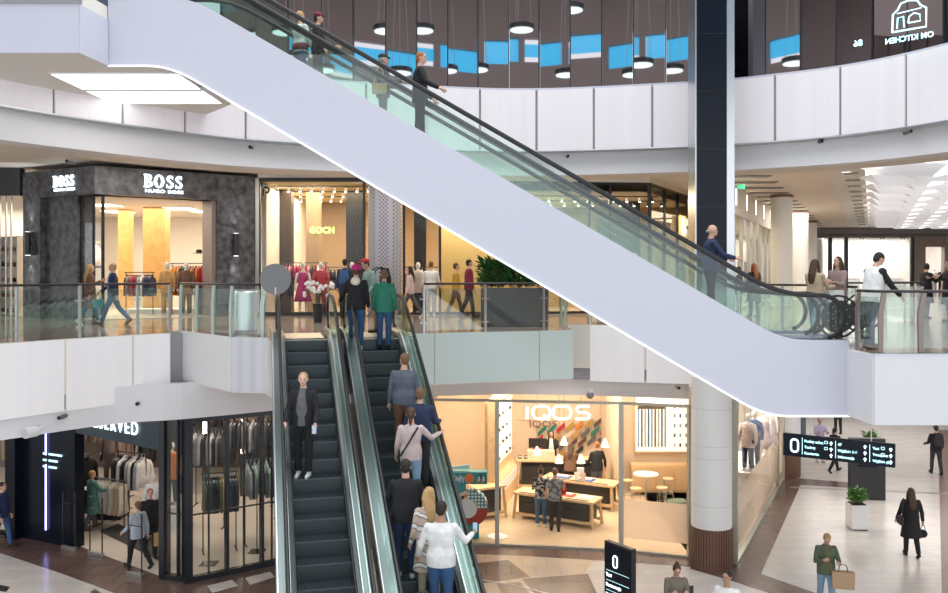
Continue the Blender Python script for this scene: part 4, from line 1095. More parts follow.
# ---------------------------------------------------------------- clothes shop at lower left
K = Vector((-6.60,19.85,0)); R1 = Vector((-3.6,22.0,0)); J1 = Vector((-7.35,20.1,0)); J0 = Vector((-10.45,22.36,0)); PL = Vector((-12.4,23.3,0)); FL = Vector((-20,25.5,0))
ZT = 4.1
m_bf = mat('black_frame',(.012,.014,.02),.25)
Mj = frame(J0,J1); Lj = (J1-J0).length
b = MB(); b.box(-.1,Lj+.05,-.02,.25,3.02,4.28,Mj); struct('wall_shop_fascia', b, mat('dark_teal_fascia',(.012,.03,.045),.3))
rs = thing('shop_sign', 'glowing white capitals on the dark fascia at the lower left, partly hidden by the beam', 'sign'); rs.matrix_world = Mj@Matrix.Translation((Lj*.5,-.05,3.28))
text_obj('lettering','RESERVED',.46,m_neon,rs,(-.12,0,0),extrude=.012,offset=.0,spacing=1.3,sx=.90)
Mw = frame(K,R1); Lw = (R1-K).length
b = MB()
b.box(-.14,.02,-.05,.2,0,4.28,Mw); b.box(0,Lw,-.05,.1,3.72,4.2,Mw); b.box(0,Lw,-.05,.1,0,.13,Mw)
for px,wd in ((190,.05),(227,.035),(262,.035),(300,.04)):
    # intersection of the sight line with the wing
    k = (px-CX)/F; t = (k*K.y-K.x)/((R1.x-K.x)-k*(R1.y-K.y)); b.box(t*Lw-wd,t*Lw+wd,-.06,.1,0,4.0,Mw)
for px in (209,244,272):
    k = (px-CX)/F; t = (k*K.y-K.x)/((R1.x-K.x)-k*(R1.y-K.y)); b.box(t*Lw-.012,t*Lw+.012,-.02,.06,0,4.0,Mw)
b.box(.0,Lw,-.02,.04,1.55,1.58,Mw)
Mr2 = frame(J1,K); Lr2 = (K-J1).length
b.box(-.05,.10,-.05,.2,0,4.28,Mr2); b.box(0,Lr2,-.05,.1,3.9,4.28,Mr2); b.box(0,Lr2,-.05,.1,0,.13,Mr2); b.box(Lr2*.55,Lr2*.60,-.03,.08,0,4,Mr2); b.box(0,Lr2,-.02,.04,1.55,1.58,Mr2)
struct('trim_25', b, m_bf)
b = MB(); b.box(0,Lw,.0,.012,.13,3.72,Mw); b.box(0,Lr2,0,.012,.13,3.9,Mr2); struct('window_8', b, m_shopgl)
# black pier with the blue line
Mp = frame(PL,J0); Lp = (J0-PL).length
b = MB(); b.box(0,Lp,-.02,.2,0,4.28,Mp); b.box(Lp-.15,Lp+.05,-.05,.25,0,4.28,Mp); b.box(-.25,.15,-.25,.3,0,4.28,Mp); struct('wall_black_pier_front', b, m_darkgl)
nl = thing('neon_line', 'vertical blue-white neon line on the black pier of the clothes shop', 'neon light'); nl.matrix_world = Mp@Matrix.Translation((Lp*.52,-.05,.35))
q = MB(); q.box(-.022,.022,-.02,0,0,1.75); q.build('lower_tube', m_blue, nl); q = MB(); q.box(-.022,.022,-.02,0,2.0,3.6); q.build('upper_tube', m_blue, nl)
os_ = thing('opening_hours_sign', 'small glowing blue-white lines of text on the black pier', 'sign'); os_.matrix_world = Mp@Matrix.Translation((Lp*.52,-.05,2.1))
for k,(a,wd) in enumerate(((.12,.50),(.12,.34),(.12,.30))):
    q = MB(); q.box(a,a+wd,-.02,0,.26-k*.17,.31-k*.17); q.box(-.1,.03,-.02,0,.26-k*.17,.31-k*.17); q.build('text_line', m_cyan, os_)
# left glazed bay beyond the pier
Mf = frame(FL,PL); Lf_ = (PL-FL).length
b = MB(); b.box(0,Lf_,0,.012,.1,4.1,Mf); struct('window_9', b, m_shopgl)
b = MB(); 
for x in (Lf_-.9,Lf_-1.7,Lf_-2.6,Lf_-.2): b.box(x-.05,x+.05,-.05,.1,0,4.2,Mf)
b.box(0,Lf_,-.05,.1,0,.12,Mf); struct('trim_26', b, m_bf)
# interior
b = MB(); b.prism([(-20,25.6),(-12.4,23.5),(-10.4,22.5),(-7.35,20.2),(-6.6,20.0),(-3.6,22.1),(-2.2,32),(-20,32)],.001,.009); struct('floor_shop_f', b, m_shopfl)
b = MB(); b.box(-20,-2.2,31.6,31.8,0,4.28); b.box(-2.6,-2.4,22.3,32,0,4.28); b.prism([(-3.6,22.0),(-1.3,22.75),(-1.3,23.0),(-3.6,22.3)],0,4.28); struct('wall_shop_f', b, mat('taupe_shop_wall',(.10,.075,.06),.7))
area('shop_ceiling_light', (-8,26,4.2), 7, 4, 250, (1,.88,.75)); area('shop_ceiling_light', (-5,22.8,4.2), 1.6, 1.0, 70, (1,.9,.8)); area('shop_ceiling_light', (-14,27,4.2), 4, 3, 160, (1,.86,.72))
b = MB(); b.prism([(G(100,532).x,G(100,532).y),(G(163,563).x,G(163,563).y),(G(163,546).x,G(163,546).y),(G(118,524).x,G(118,524).y)],.009,.02); struct('floor_entrance_mat', b, mat('dark_entrance_mat',(.06,.055,.055),.9))
# wooden ceiling baffles and slatted shelves high on the walls
for k in range(6):
    b = MB(); b.box(-11.5,-3.2,24.2+k*.9,24.3+k*.9,3.95,4.2); struct('ceiling_baffle', b, m_wood)
U = lambda d,px: XD(px,d)
rack('front rail of cream trousers and skirts in the clothes shop', U(24.4,97), U(24.0,124), 1.36, 0, [('dress','white'),('dress','cream'),('dress','white'),('dress','cream'),('dress','white'),('dress','cream'),('dress','beige'),('dress','white'),('dress','cream'),('dress','beige'),('dress','beige'),('dress','cream')], scale=.88)
rack('dark jacket rail at the left wall of the clothes shop', U(25.3,66), U(25.0,88), 1.9, 0, J('charcoal','black','black','charcoal','white','black','charcoal','black','grey','black'), scale=1.25)
rack('blazer rail above the left wall of the clothes shop', U(26.6,84), U(26.0,106), 3.1, 0, J('charcoal','taupe','beige','pale pink','beige','taupe','taupe','beige'), scale=1.3, wall=True)
rack('rail of striped shirts behind the entrance mat', U(24.9,118), U(24.5,146), 2.0, 0, J('charcoal','black','white','light grey','black','light grey','white','black','light grey','white'), scale=1.25)
rack('upper blazer rail right of the tall mannequin', U(27.0,122), U(26.6,142), 3.2, 0, J('taupe','brown','taupe','taupe','charcoal','brown','taupe'), scale=1.2, wall=True)
rack('high back rail of mustard and beige clothes', U(30.4,80), U(30.4,160), 3.55, 0, J('mustard','beige','orange','beige','mustard','camel','beige','brown','orange','beige','mustard','charcoal','beige','camel','brown','mustard'), wall=True)
rack('middle back rail of white and brown clothes', U(30.6,80), U(30.6,165), 2.2, 0, J('white','beige','brown','taupe','white','beige','black','brown','taupe','beige','white','charcoal','taupe','cream','white','brown'), wall=True)
rack('front rail of dark jackets behind the glass wing', U(22.0,203), U(22.3,236), 2.02, 0, J('olive','charcoal','dark green','black','charcoal','dark green','olive','mustard','yellow','charcoal','navy','black','charcoal'), scale=1.22)
rack('checked shirt rail at the glass wing end', U(22.6,245), U(23.0,280), 2.25, 0, J('light grey','charcoal','sage','light grey','grey','sage','charcoal','light grey','sage'), scale=1.25)
rack('middle rail of striped tops behind the right glass wing', U(24.2,190), U(24.2,224), 2.75, 0, J('striped','white','striped','light grey','black','striped','white','black','striped','charcoal'), scale=1.2)
rack('highest rail of jackets behind the glass wing', U(26.5,196), U(26.5,272), 3.5, 0, J('orange','black','charcoal','camel','black','brown','camel','black','orange','charcoal','camel','black','mustard','grey'), scale=1.1)
rack('grey coat rail behind the glass wing', U(25.2,226), U(25.2,276), 2.95, 0, J('black','grey','black','charcoal','striped','black','light grey','charcoal','black','grey','black','charcoal'), scale=1.25)
rack('rail of mustard coats behind the far left glass bay', U(26.0,8), U(26.0,24), 2.6, 0, J('mustard','orange','mustard','yellow','mustard','camel','brown'), scale=1.3)
rack('top rail of orange and brown tops over the entrance', U(28.6,84), U(28.6,160), 3.75, 0, J('orange','brown','camel','charcoal','mustard','beige','brown','orange','taupe','camel','charcoal','mustard','brown','camel','taupe','orange','beige','charcoal'), wall=True)
rack('white and black rail left of the white-shirted mannequin', U(27.4,128), U(27.0,150), 2.05, 0, J('black','white','black','striped','grey','black','white','black','charcoal'), scale=1.1)
rack('dark back rail low behind the glass wing', U(28.8,190), U(28.8,272), 1.7, 0, J('black','charcoal','brown','black','camel','black','charcoal','olive','black','brown','charcoal','black','navy','black','taupe','black'), scale=1.1)
rack('back rail of brown coats below the high shelf', U(29.4,190), U(29.4,274), 3.0, 0, [('coat',c) for c in ('brown','taupe','black','camel','charcoal','black','brown','orange','black','taupe','charcoal','brown','black','camel','mustard')])
rack('low front rail of black trousers at the left jamb', U(24.2,70), U(24.0,84), 1.2, 0, J('charcoal','black','white','black','charcoal'))
rack('upper rail of navy and white shirts behind the blazers', U(26.2,108), U(25.9,126), 2.35, 0, J('charcoal','navy','white','charcoal','black','grey','black','taupe'), scale=1.1)
rack('rail of orange knitwear right of the striped shirts', U(26.0,146), U(26.0,162), 3.0, 0, J('orange','camel','white','orange','brown','black','orange'), scale=1.1)
mannequin('tall mannequin in a taupe suit above the front rail', U(25.2,110)+Vector((0,0,1.05)), PI, 'taupe','taupe')
plinth('dark platform under the tall taupe-suited mannequin', U(25.2,110), .9,.7,1.05, m_dark)
mannequin('mannequin in a white shirt near the glass return bay', U(23.2,153), PI-.3, 'white','black')
mannequin('mannequin in an orange jacket behind the glass return bay', U(24.4,172)+Vector((0,0,.6)), PI, 'orange','dark green')
plinth('low platform under the orange-jacketed mannequin', U(24.4,172), .8,.6,.6, m_white)
for k,(px,d) in enumerate(((66,22.35),(96,21.4),(135,20.9))):
    root = thing('security_gate', f'thin black anti-theft gate at the clothes shop entrance, {ORD[k]} from the left', 'security gate', G(px+(3 if k==0 else 0),(550,556,577)[k]), -.45)
    q = MB(); q.tube([(-.22,0,.1),(-.22,0,1.5),(.22,0,1.5),(.22,0,.1)],.018,8); q.box(-.2,.2,-.01,.01,1.2,1.22); q.build('loop', m_bf, root)
    q = MB(); q.box(-.25,.25,-.05,.05,0,.11); q.build('base', m_steel, root, bevel=.01)
q = MB()
for k,(px,py) in enumerate(((209,568),(257,556))):
    root = thing('display_stand_base', ['flat black square foot of a display pole behind the glass wing','low black cross-shaped rail foot behind the glass wing'][k], 'display stand', G(px,py-4))
    q = MB(); q.box(-.2,.2,-.2,.2,0,.02); q.build('foot', m_bf, root); q = MB(); q.tube([(0,0,.02),(0,0,1.9)],.015,8); q.build('pole', m_bf, root)
for k,px in enumerate((205,243)):
    root = thing('light_column', f'vertical white light strip on the back wall behind the glass wing, {ORD[k]} from the left', 'strip light', U(27.5,px)); q = MB(); q.box(-.06,.06,-.04,0,1.4,4.0); q.build('diffuser', m_lampw, root); q = MB(); q.box(-.09,.09,0,.04,0,4.1); q.build('housing', m_dark, root)
for i in range(6):
    folded_stack(Matrix.Identity(4), U(28,196+i*13).x, 28, 2.5, [['white','orange','grey'],['taupe','white'],['charcoal','beige','white'],['orange','camel'],['white','grey'],['camel','black','white']][i], f'{ORD[i]} pile on the high shelf', 'folded jumpers on the high shelf')
sh = thing('wall_shelf', 'long high shelf carrying folded jumpers behind the glass wing', 'shelf', (U(28,228).x,28,2.44)); q = MB(); q.box(-1.6,1.6,-.25,.25,0,.05); q.build('board', m_wood, sh)
q = MB(); q.box(-1.5,-1.45,-.2,.2,-2.44,0); q.box(1.45,1.5,-.2,.2,-2.44,0); q.build('uprights', m_dark, sh)
# ceiling spots on the lower beam
def ball_camera(label, px, py, d, wall=False):
    root = thing('security_camera', label, 'security camera', P(px,py,d))
    q = MB(); q.tube([(0,0,.10),(0,0,.0)],.07,16); q.build('mount', m_white, root)
    q = MB(); q.ell((0,0,-.05),(.10,.10,.10),16,10); q.build('dome', mat('dome_grey',(.25,.25,.27),.2), root, smooth=True)
ball_camera('dome camera under the beam above the glass shop with wooden counters', 590,393,22.0)
fl_ = thing('floodlight', 'round white spotlight fixed to the beam at the left edge', 'spotlight', P(31,432,17.3), -.4)
q = MB(); q.tube([(0,.12,0),(0,-.14,0)],.11,20); q.build('barrel', m_white, fl_, smooth=False); q = MB(); q.tube([(0,.1,0),(0,.3,.05)],.03,8); q.build('arm', m_white, fl_); q = MB(); q.tube([(0,-.14,0),(0,-.15,0)],.09,20); q.build('lens', mat('lens_grey',(.55,.56,.58),.2), fl_)
DOTS = [(59,418,17.9),(137,404,19.2),(67,161,17.9),(250,147,21.6),(568,156,23.4),(822,141,21.2),(911,131,19.4),(679,388,22.2)]
for k,(px,py,d) in enumerate(DOTS[:8]):
    root = thing('sensor', ['small dark sensor on the lower left beam','second small dark sensor on the lower left beam, further right','tiny dark sensor on the upper left beam','small dark sensor on the upper beam beside the long escalator','small dark sensor on the upper beam left of the black column','small dark sensor on the upper beam right of the black column','small dark sensor on the upper beam near the right edge','small dark sensor on the lower beam right of the dome camera'][k], 'sensor', P(px,py,d))
    q = MB(); q.tube([(0,.3,0),(0,0,0)],.045,12); q.build('housing', mat('sensor_grey',(.12,.12,.13),.4), root); q = MB(); q.ell((0,-.01,0),(.03,.02,.03),10,6); q.build('eye', m_darkgl, root)

# ---------------------------------------------------------------- glass shop with wooden counters
IQ = [Vector((XD(418,22.75).x,22.75,0)), XD(497,22.55), XD(621,22.1), XD(690,21.55)]
b = MB()
for a,c in zip(IQ,IQ[1:]):
    Mx = frame(a,c); L = (c-a).length; b.box(0,L,0,.012,.05,3.84,Mx)
struct('window_10', b, m_shopgl)
b = MB()
for i,p in enumerate(IQ):
    b.cbox((p.x,p.y,1.93),(.11,.12,3.86),0)
for a,c in zip(IQ,IQ[1:]):
    Mx = frame(a,c); L = (c-a).length; b.box(0,L,-.04,.05,0,.06,Mx); b.box(0,L,-.05,.06,3.80,3.86,Mx)
p = IQ[3]; b.cbox((p.x,p.y,1.93),(.12,.2,3.86),0)
struct('trim_27', b, mat('champagne_frame',(.42,.40,.33),.35,.5))
Mz = frame(IQ[2],IQ[3]); Lz = (IQ[3]-IQ[2]).length
b = MB(); b.box(.05,Lz-.05,.02,.026,.35,1.35,Mz); struct('window_11', b, m_frost)
b = MB(); b.prism([(IQ[0].x,IQ[0].y+.1),(IQ[1].x,IQ[1].y+.1),(IQ[2].x,IQ[2].y+.1),(IQ[3].x,IQ[3].y+.1),(7.4,28.3),(5.9,31.9),(IQ[0].x,31.9)],.001,.012); struct('floor_shop_g', b, m_oakfl)
b = MB(); b.box(-1.4,6.8,31.2,31.4,0,4.28); b.box(XD(497,27).x-.15,XD(497,27).x,27.6,31.2,0,4.28); struct('wall_shop_g', b, mat('peach_cream_wall',(.82,.66,.50),.7))
b = MB(); b.box(-1.5,-1.35,22.8,31,0,4.28); b.box(-1.4,XD(497,27).x,29.4,29.55,0,4.28); struct('wall_shop_g_left', b, mat('peach_cream_wall'))
b = MB(); b.prism([(5.50,21.9),(5.60,21.9),(7.45,28.4),(7.33,28.4)],0,4.28); b.box(4.7,7.4,28.2,28.4,0,4.28); b.box(4.62,4.77,27.6,31.2,0,4.28); struct('wall_shop_g_right', b, mat('peach_cream_wall'))
area('shop_ceiling_light', (2.2,27,4.2), 3.2, 5, 300, (1,.84,.66)); area('shop_ceiling_light', (-.3,25.9,4.2), 1.6, 3.5, 140, (1,.86,.68)); area('shop_ceiling_light', (4.5,25.9,4.2), 1.1, 3.0, 130, (1,.88,.72))
# neon tube sign
ns = thing('shop_sign', 'large white neon tube letters hung inside the glass front above the counters', 'sign', (P(558,414,22.6).x,22.85,P(558,414,22.6).z), -.03)
def rr(cx,cz,w_,h_,r,n=6):
    pts=[]
    for (sx,sz,a0) in ((1,1,0),(-1,1,PI/2),(-1,-1,PI),(1,-1,PI*1.5)):
        for k in range(n+1):
            a=a0+PI/2*k/n; pts.append((cx+sx*(w_/2-r)+r*math.cos(a),0,cz+sz*(h_/2-r)+r*math.sin(a)))
    return pts
H_ = .34; t_ = .028
q = MB(); q.tube([(-.80,0,-H_/2),(-.80,0,H_/2*.9)],t_,8); q.build('letter', m_neonw, ns)
q = MB(); q.tube(rr(-.42,0,.46,H_,.15),t_,8,closed=True); q.tube([(-.36,0,-.06),(-.22,0,-.21)],t_,8); q.build('letter', m_neonw, ns)
q = MB(); q.tube(rr(.13,0,.48,H_,.15),t_,8,closed=True); q.build('letter', m_neonw, ns)
q = MB(); q.tube([(.86,0,H_/2),(.60,0,H_/2),(.54,0,H_/2-.04),(.52,0,.09),(.54,0,.04),(.60,0,0),(.78,0,0),(.85,0,-.04),(.87,0,-.09),(.85,0,-H_/2+.04),(.78,0,-H_/2),(.50,0,-H_/2)],t_,8); q.build('letter', m_neonw, ns)
q = MB(); q.tube([(-1.05,0.02,-H_/2-.05),(1.05,0.02,-H_/2-.05)],.012,6); q.tube([(-.9,.02,-H_/2-.05),(-.9,.02,.5)],.006,6); q.tube([(.9,.02,-H_/2-.05),(.9,.02,.5)],.006,6); q.build('hanger_rail', m_wood, ns)
# suspended wooden canopy
cn = thing('counter_canopy', 'thin wooden canopy frame hung above the rear counter', 'canopy', (2.4,29.5,3.55)); q = MB(); q.box(-1.9,1.9,-.9,-.85,0,.06); q.box(-1.9,1.9,.6,.65,0,.06); q.box(-1.9,-1.85,-.9,.65,0,.06); q.box(1.85,1.9,-.9,.65,0,.06); q.build('frame', m_wood, cn)
q = MB(); 
for x in (-1.8,1.8): q.tube([(x,-.87,.06),(x,-.87,.68)],.01,5)
q.build('rods', m_steel, cn)
wt = thing('wall_lettering', 'small dark lettering on the shop back wall under the neon sign', 'sign', P(543,427,31.1)); text_obj('lettering','IQOS',.34,mat('bronze_letters',(.22,.12,.06),.5),wt,extrude=.01,sx=1.3)
# wall relief of coloured lozenges
lz = thing('wall_artwork', 'wall relief of slanted coloured lozenges behind the rear counter', 'wall art', P(575,446,31.1))
cols = ['orange','brown','camel','grey','red','teal','brown','mustard','charcoal','green','camel','red','cream']
rnd = random.Random(5); n = 0
for i in range(9):
    for j in range(4):
        if (i+j*2) > 11 or (i<2 and j>2): continue
        x = -1.35+i*.34-.12*j; z = .55-j*.33+.05*i-.2
        q = MB(); q.add([(x,-.05,z),(x+.30,-.05,z+.26),(x+.30,-.05,z+.42),(x,-.05,z+.16),(x,0,z),(x+.30,0,z+.26),(x+.30,0,z+.42),(x,0,z+.16)],[(0,1,2,3),(7,6,5,4),(0,4,5,1),(1,5,6,2),(2,6,7,3),(3,7,4,0)])
        q.build('lozenge', cl(rnd.choice(cols)), lz)
# counters
def counter(label, c, rz, L, D, h, ndraw, z0=.0):
    root = thing('shop_counter', label, 'counter', c, rz)
    q = MB(); q.box(-L/2,L/2,-D/2,D/2,h-.07,h); q.build('counter_top', m_wood, root, bevel=.01)
    for sx in (-1,1):
        for sy in (-1,1):
            q = MB(); q.tube([(sx*(L/2-.08),sy*(D/2-.06),h-.07),(sx*(L/2-.02),sy*(D/2-.0),0)],.05,4); q.build('leg', m_wood, root)
    q = MB(); q.box(-L/2+.05,L/2-.05,-D/2+.02,-D/2+.08,.12,.2); q.box(-L/2+.05,L/2-.05,D/2-.08,D/2-.02,.12,.2); q.build('stretcher', m_wood, root)
    q = MB(); q.box(-L/2+.16,L/2-.16,-D/2+.07,D/2-.05,.2,h-.07); q.build('cabinet', m_dark, root)
    for i in range(ndraw):
        for j in range(2):
            x0 = -L/2+.18+i*(L-.36)/ndraw; q = MB(); q.box(x0+.01,x0+(L-.36)/ndraw-.01,-D/2+.05,-D/2+.07,.22+j*.3,.5+j*.3); q.build('drawer', mat('dark_drawer',(.03,.028,.028),.4), root)
    return root
def midc(pxl,pyl,pxr,pyr,h):
    a = G(pxl,pyl,h); c = G(pxr,pyr,h); return (a+c)/2, math.atan2((c-a).y,(c-a).x), (c-a).length
c, rz, L = midc(519,492,600,503,.78); C1 = counter('front wooden counter with black drawers where the couple stands', (c.x,c.y+.35,0), rz, L, .75, .78, 3); c1 = C1.location
c, rz, L = midc(546,477,619,486,.78); C2 = counter('middle wooden counter with blue trays', (c.x,c.y+.3,0), rz, L, .75, .78, 3); c2 = C2.location
c, rz, L = midc(517,460,606,461,1.02); C3 = counter('long rear service counter below the coloured lozenges', (c.x,c.y+.35,0), rz, L, .7, 1.02, 4); c3 = C3.location
def tray(label, loc, rz, sx, sy, m, cat='tray'):
    root = thing('display_tray', label, cat, loc, rz); q = MB(); q.box(-sx/2,sx/2,-sy/2,sy/2,0,.02); q.build('tray_base', m, root, bevel=.004)
    q = MB()
    for i in range(4): q.box(-sx/2+.05+i*(sx-.1)/4,-sx/2+.05+(i+.7)*(sx-.1)/4,-sy/4,sy/4,.02,.05)
    q.build('devices', m_white, root)
Rz1, Rz2, Rz3 = C1.rotation_euler.z, C2.rotation_euler.z, C3.rotation_euler.z
def on(cn_, x, y): 
    v = rot2((x,y), cn_.rotation_euler.z); return (cn_.location.x+v.x, cn_.location.y+v.y, 1.02 if cn_ is C3 else .78)
tray('blue display tray, left one on the middle counter', on(C2,-.6,.0), Rz2, .55,.35, mat('tray_blue',(.02,.10,.45),.4))
tray('blue display tray, right one on the middle counter', on(C2,.15,.0), Rz2, .6,.35, mat('tray_blue'))
tray('red display tray on the front counter beside the couple', on(C1,.25,.05), Rz1, .55,.35, mat('tray_red',(.6,.05,.03),.4))
tray('pale display tray at the right end of the front counter', on(C1,.85,.05), Rz1, .45,.35, m_white)
ri = thing('leaflet_holder', 'clear leaflet holder with cards between the two front counters', 'leaflet holder', on(C2,.1,-.3), Rz2)
for k in range(2):
    q = MB(); q.box(-.18+k*.2,-.02+k*.2,-.02,.0,0,.28); q.build('card', cl(['white','pale pink'][k]), ri)
bx = thing('till_screen', 'white till box standing on the rear counter', 'till', on(C3,-.65,-.1), 0); q = MB(); q.box(-.45,.45,-.15,.15,0,.28); q.build('body', mat('pale_oak_box',(.80,.62,.45),.5), bx, bevel=.01)
bx = thing('computer_monitor', 'black monitor on the left of the rear counter', 'monitor', on(C3,-.75,.2), 0); q = MB(); q.box(-.3,.3,-.02,.02,.3,.62); q.build('screen', m_dark, bx); q = MB(); q.box(-.04,.04,-.03,.03,0,.32); q.box(-.12,.12,-.1,.1,0,.015); q.build('stand', m_dark, bx)
for k,(x) in enumerate((-1.35,-1.15)):
    bx = thing('card_terminal', f'small black terminal at the left end of the rear counter, {ORD[k]} from the left', 'terminal', on(C3,x,-.1)); q = MB(); q.box(-.06,.06,-.05,.05,0,.1); q.build('body', m_dark, bx, bevel=.01); q = MB(); q.box(-.045,.045,-.052,-.05,.04,.09); q.build('screen', m_white, bx)
for k,(px,py,d) in enumerate(((537,451,27.2),(559,459,26.3),(564,441,27.8),(581,459,26.0),(605,443,26.5))):
    root = thing('pendant_lamp', f'cone-shaped cream pendant lamp over the counters, {["first","second","third","fourth","fifth"][k]} from the left', 'pendant lamp', P(px,py,d))
    z = root.location.z
    q = MB(); q.lathe([(.13,-.12),(.135,-.12),(.03,.14),(.02,.14)],20,cap=True); q.build('shade', mat('cream_shade',(.9,.78,.6),.5,emit=.8,ecol=(1,.8,.55)), root)
    q = MB(); q.tube([(0,0,.13),(0,0,4.27-z)],.006,5); q.build('cord', m_dark, root)
    q = MB(); q.ell((0,0,-.09),(.05,.05,.05),10,6); q.build('bulb', m_lampw, root)
# display cabinet left of the counters, receding
Ca = XD(488,25.5); Cb = XD(512,29.0); Mc = frame(Ca,Cb); Lc = (Cb-Ca).length
dc = thing('display_cabinet', 'tall oak wall cabinet with a glowing panel left of the counters', 'display cabinet'); dc.matrix_world = Mc@Matrix.Translation((0,-.0,0))
q = MB(); q.box(0,Lc,-.3,.05,0,.9); q.box(0,Lc,.0,.1,.9,3.3); q.box(0,.06,-.3,.1,.9,3.3); q.box(0,Lc,-.3,.1,3.3,3.36); q.build('body', m_wood, dc)
q = MB(); q.box(.35,Lc-.2,-.03,.0,1.2,3.1); q.build('light_panel', mat('lit_display',(1,.93,.84),.5,emit=.55), dc)
for k in range(4):
    q = MB(); q.box(.35,Lc-.2,-.16,-.02,1.35+k*.45,1.37+k*.45); q.build('shelf', m_glass, dc)
    for j in range(5): q = MB(); x=.6+j*.55; q.box(x,x+.09,-.12,-.06,1.37+k*.45,1.45+k*.45); q.build('device', cl(['grey','light denim','white','grey'][(j+k)%4]), dc)
q = MB(); q.box(.2,Lc-.1,-.32,-.3,.5,.85); q.build('door', m_white, dc)
# lit wall display at the right
wd_ = thing('wall_display', 'large glowing wall display of devices in the right bay', 'wall display', XD(663,28.08,0))
q = MB(); q.box(-.95,.95,-.05,.05,1.3,3.2); q.build('frame', m_wood, wd_); q = MB(); q.box(-.9,.9,-.07,-.05,1.35,3.15); q.build('light_panel', mat('lit_display'), wd_)
for i in range(9):
    q = MB(); q.box(-.85+i*.11,-.80+i*.11,-.1,-.07,1.5,2.9-.05*(i%3)); q.build('strip', cl(['light denim','grey','light grey','denim blue'][i%4]), wd_)
for i in range(3):
    for j in range(5): q = MB(); q.box(.33+i*.19,.39+i*.19,-.1,-.07,1.5+j*.32,1.62+j*.32); q.build('device', cl(['light grey','grey','light denim'][(i+j)%3]), wd_)
sb = thing('sideboard', 'oak sideboard below the glowing display in the right bay', 'sideboard', XD(663,27.8,0)); q = MB(); q.box(-1.05,.9,-.25,.2,.12,1.0); q.build('body', m_wood, sb); 
for i in range(3): q = MB(); q.box(-1.0+i*.67,-.37+i*.67,-.27,-.25,.17,.95); q.build('door', mat('oak_door',(.68,.47,.27),.5), sb)
ac = thing('ceiling_grille', 'dark rectangular air grille high in the right bay', 'vent', P(651,407,26.5)); q = MB(); q.box(-.45,.45,-.03,.03,-.06,.06); q.build('frame', m_wood, ac); q = MB()
for i in range(3): q.box(-.42,.42,-.05,-.03,-.045+i*.035,-.03+i*.035)
q.build('slats', m_dark, ac)
tt = thing('high_table', 'small round high table in the right bay', 'table', G(646,507)); q = MB(); q.cyl((0,0),.38,1.0,1.03,28); q.build('table_top', m_white, tt); q = MB(); q.tube([(0,0,1.0),(0,0,.02)],.03,8); q.build('leg', m_chrome, tt); q = MB(); q.cyl((0,0),.22,0,.02,24); q.build('base', m_chrome, tt)
for k,(px,py) in enumerate(((628,504),(636,513),(662,512),(668,502))):
    st = thing('bar_stool', f'wire-legged bar stool round the high table, {ORD[k]} from the left', 'stool', G(px,py), k*.7)
    q = MB(); q.cyl((0,0),.17,.72,.75,20); q.build('seat', m_wood, st)
    for a in range(4): q = MB(); c_,s_=math.cos(a*PI/2+.4),math.sin(a*PI/2+.4); q.tube([(.1*c_,.1*s_,.72),(.21*c_,.21*s_,0)],.011,6); q.build('leg', m_chrome, st)
    q = MB(); q.tube([(.16*math.cos(a*PI/6),.16*math.sin(a*PI/6),.3) for a in range(12)],.009,5,closed=True); q.build('foot_ring', m_chrome, st)
pf = thing('pouf', 'low square dark green pouf in the right bay', 'pouf', G(677,514)); q = MB(); q.box(-.28,.28,-.25,.25,.04,.42); q.build('cushion', cloth('pouf_green',(.16,.22,.17)), pf, bevel=.05); q = MB(); q.box(-.2,.2,-.18,.18,0,.05); q.build('feet', m_dark, pf)
rb = thing('sign_stand', 'flat round white base plate on the oak floor by the glass front', 'stand', G(498,541)+Vector((0,.35,0))); q = MB(); q.cyl((0,0),.28,0,.025,32); q.build('plate', m_white, rb); q=MB(); q.tube([(0,0,.02),(0,0,.14)],.03,10); q.build('stub', m_white, rb)
# pop-up sculpture: teal frame with patchwork disc
d0 = 23.35
pu = thing('popup_installation', 'teal display with a big patchwork disc in the left bay of the glass shop', 'installation', XD(474,d0))
m_teal = mat('teal_paint',(.02,.26,.30),.4)
def X(px): return (px-474)/F*d0
def Z(py): return EYE+(HY-py)/F*d0
q = MB(); q.box(X(449),X(479),-.25,.25,0,Z(522)); q.build('base', m_teal, pu, bevel=.01)
q = MB(); q.box(X(446),X(487),-.15,.2,Z(483),Z(471)); q.build('top_board', m_teal, pu, bevel=.01)
q = MB(); q.box(X(446),X(466),-.1,.2,0.3,Z(483)); q.build('back_board', m_teal, pu)
cx0, cz0, R0 = X(470), Z(507), (X(488)-X(470))
def sector(a0,a1,r0,r1,y,m,name,n=10):
    q = MB(); vs=[];fs=[]
    for i in range(n+1):
        a=a0+(a1-a0)*i/n
        for r_,yy in ((r0,y),(r1,y),(r1,.15),(r0,.15)): vs.append((cx0+r_*math.cos(a),yy,cz0+r_*math.sin(a)))
    for i in range(n):
        o=i*4; fs += [(o+j,o+(j+1)%4,o+4+(j+1)%4,o+4+j) for j in range(4)]
    fs += [(0,1,2,3),(n*4+3,n*4+2,n*4+1,n*4)]
    q.add(vs,fs); q.build(name, m, pu)
check = tile_mat('teal_white_check',(.8,.85,.82),(.8,.85,.82),(.03,.2,.25),.09,.09,rough=.5,msize=.018,offset=0)
check.node_tree.nodes['Mapping'].inputs['Rotation'].default_value = (PI/2,0,0)
sector(0,PI*.55,R0*.45,R0,-.17,check,'checked_sector'); sector(PI*.55,PI*.95,R0*.45,R0,-.17,cloth('patch_floral',(.75,.65,.5)),'floral_sector')
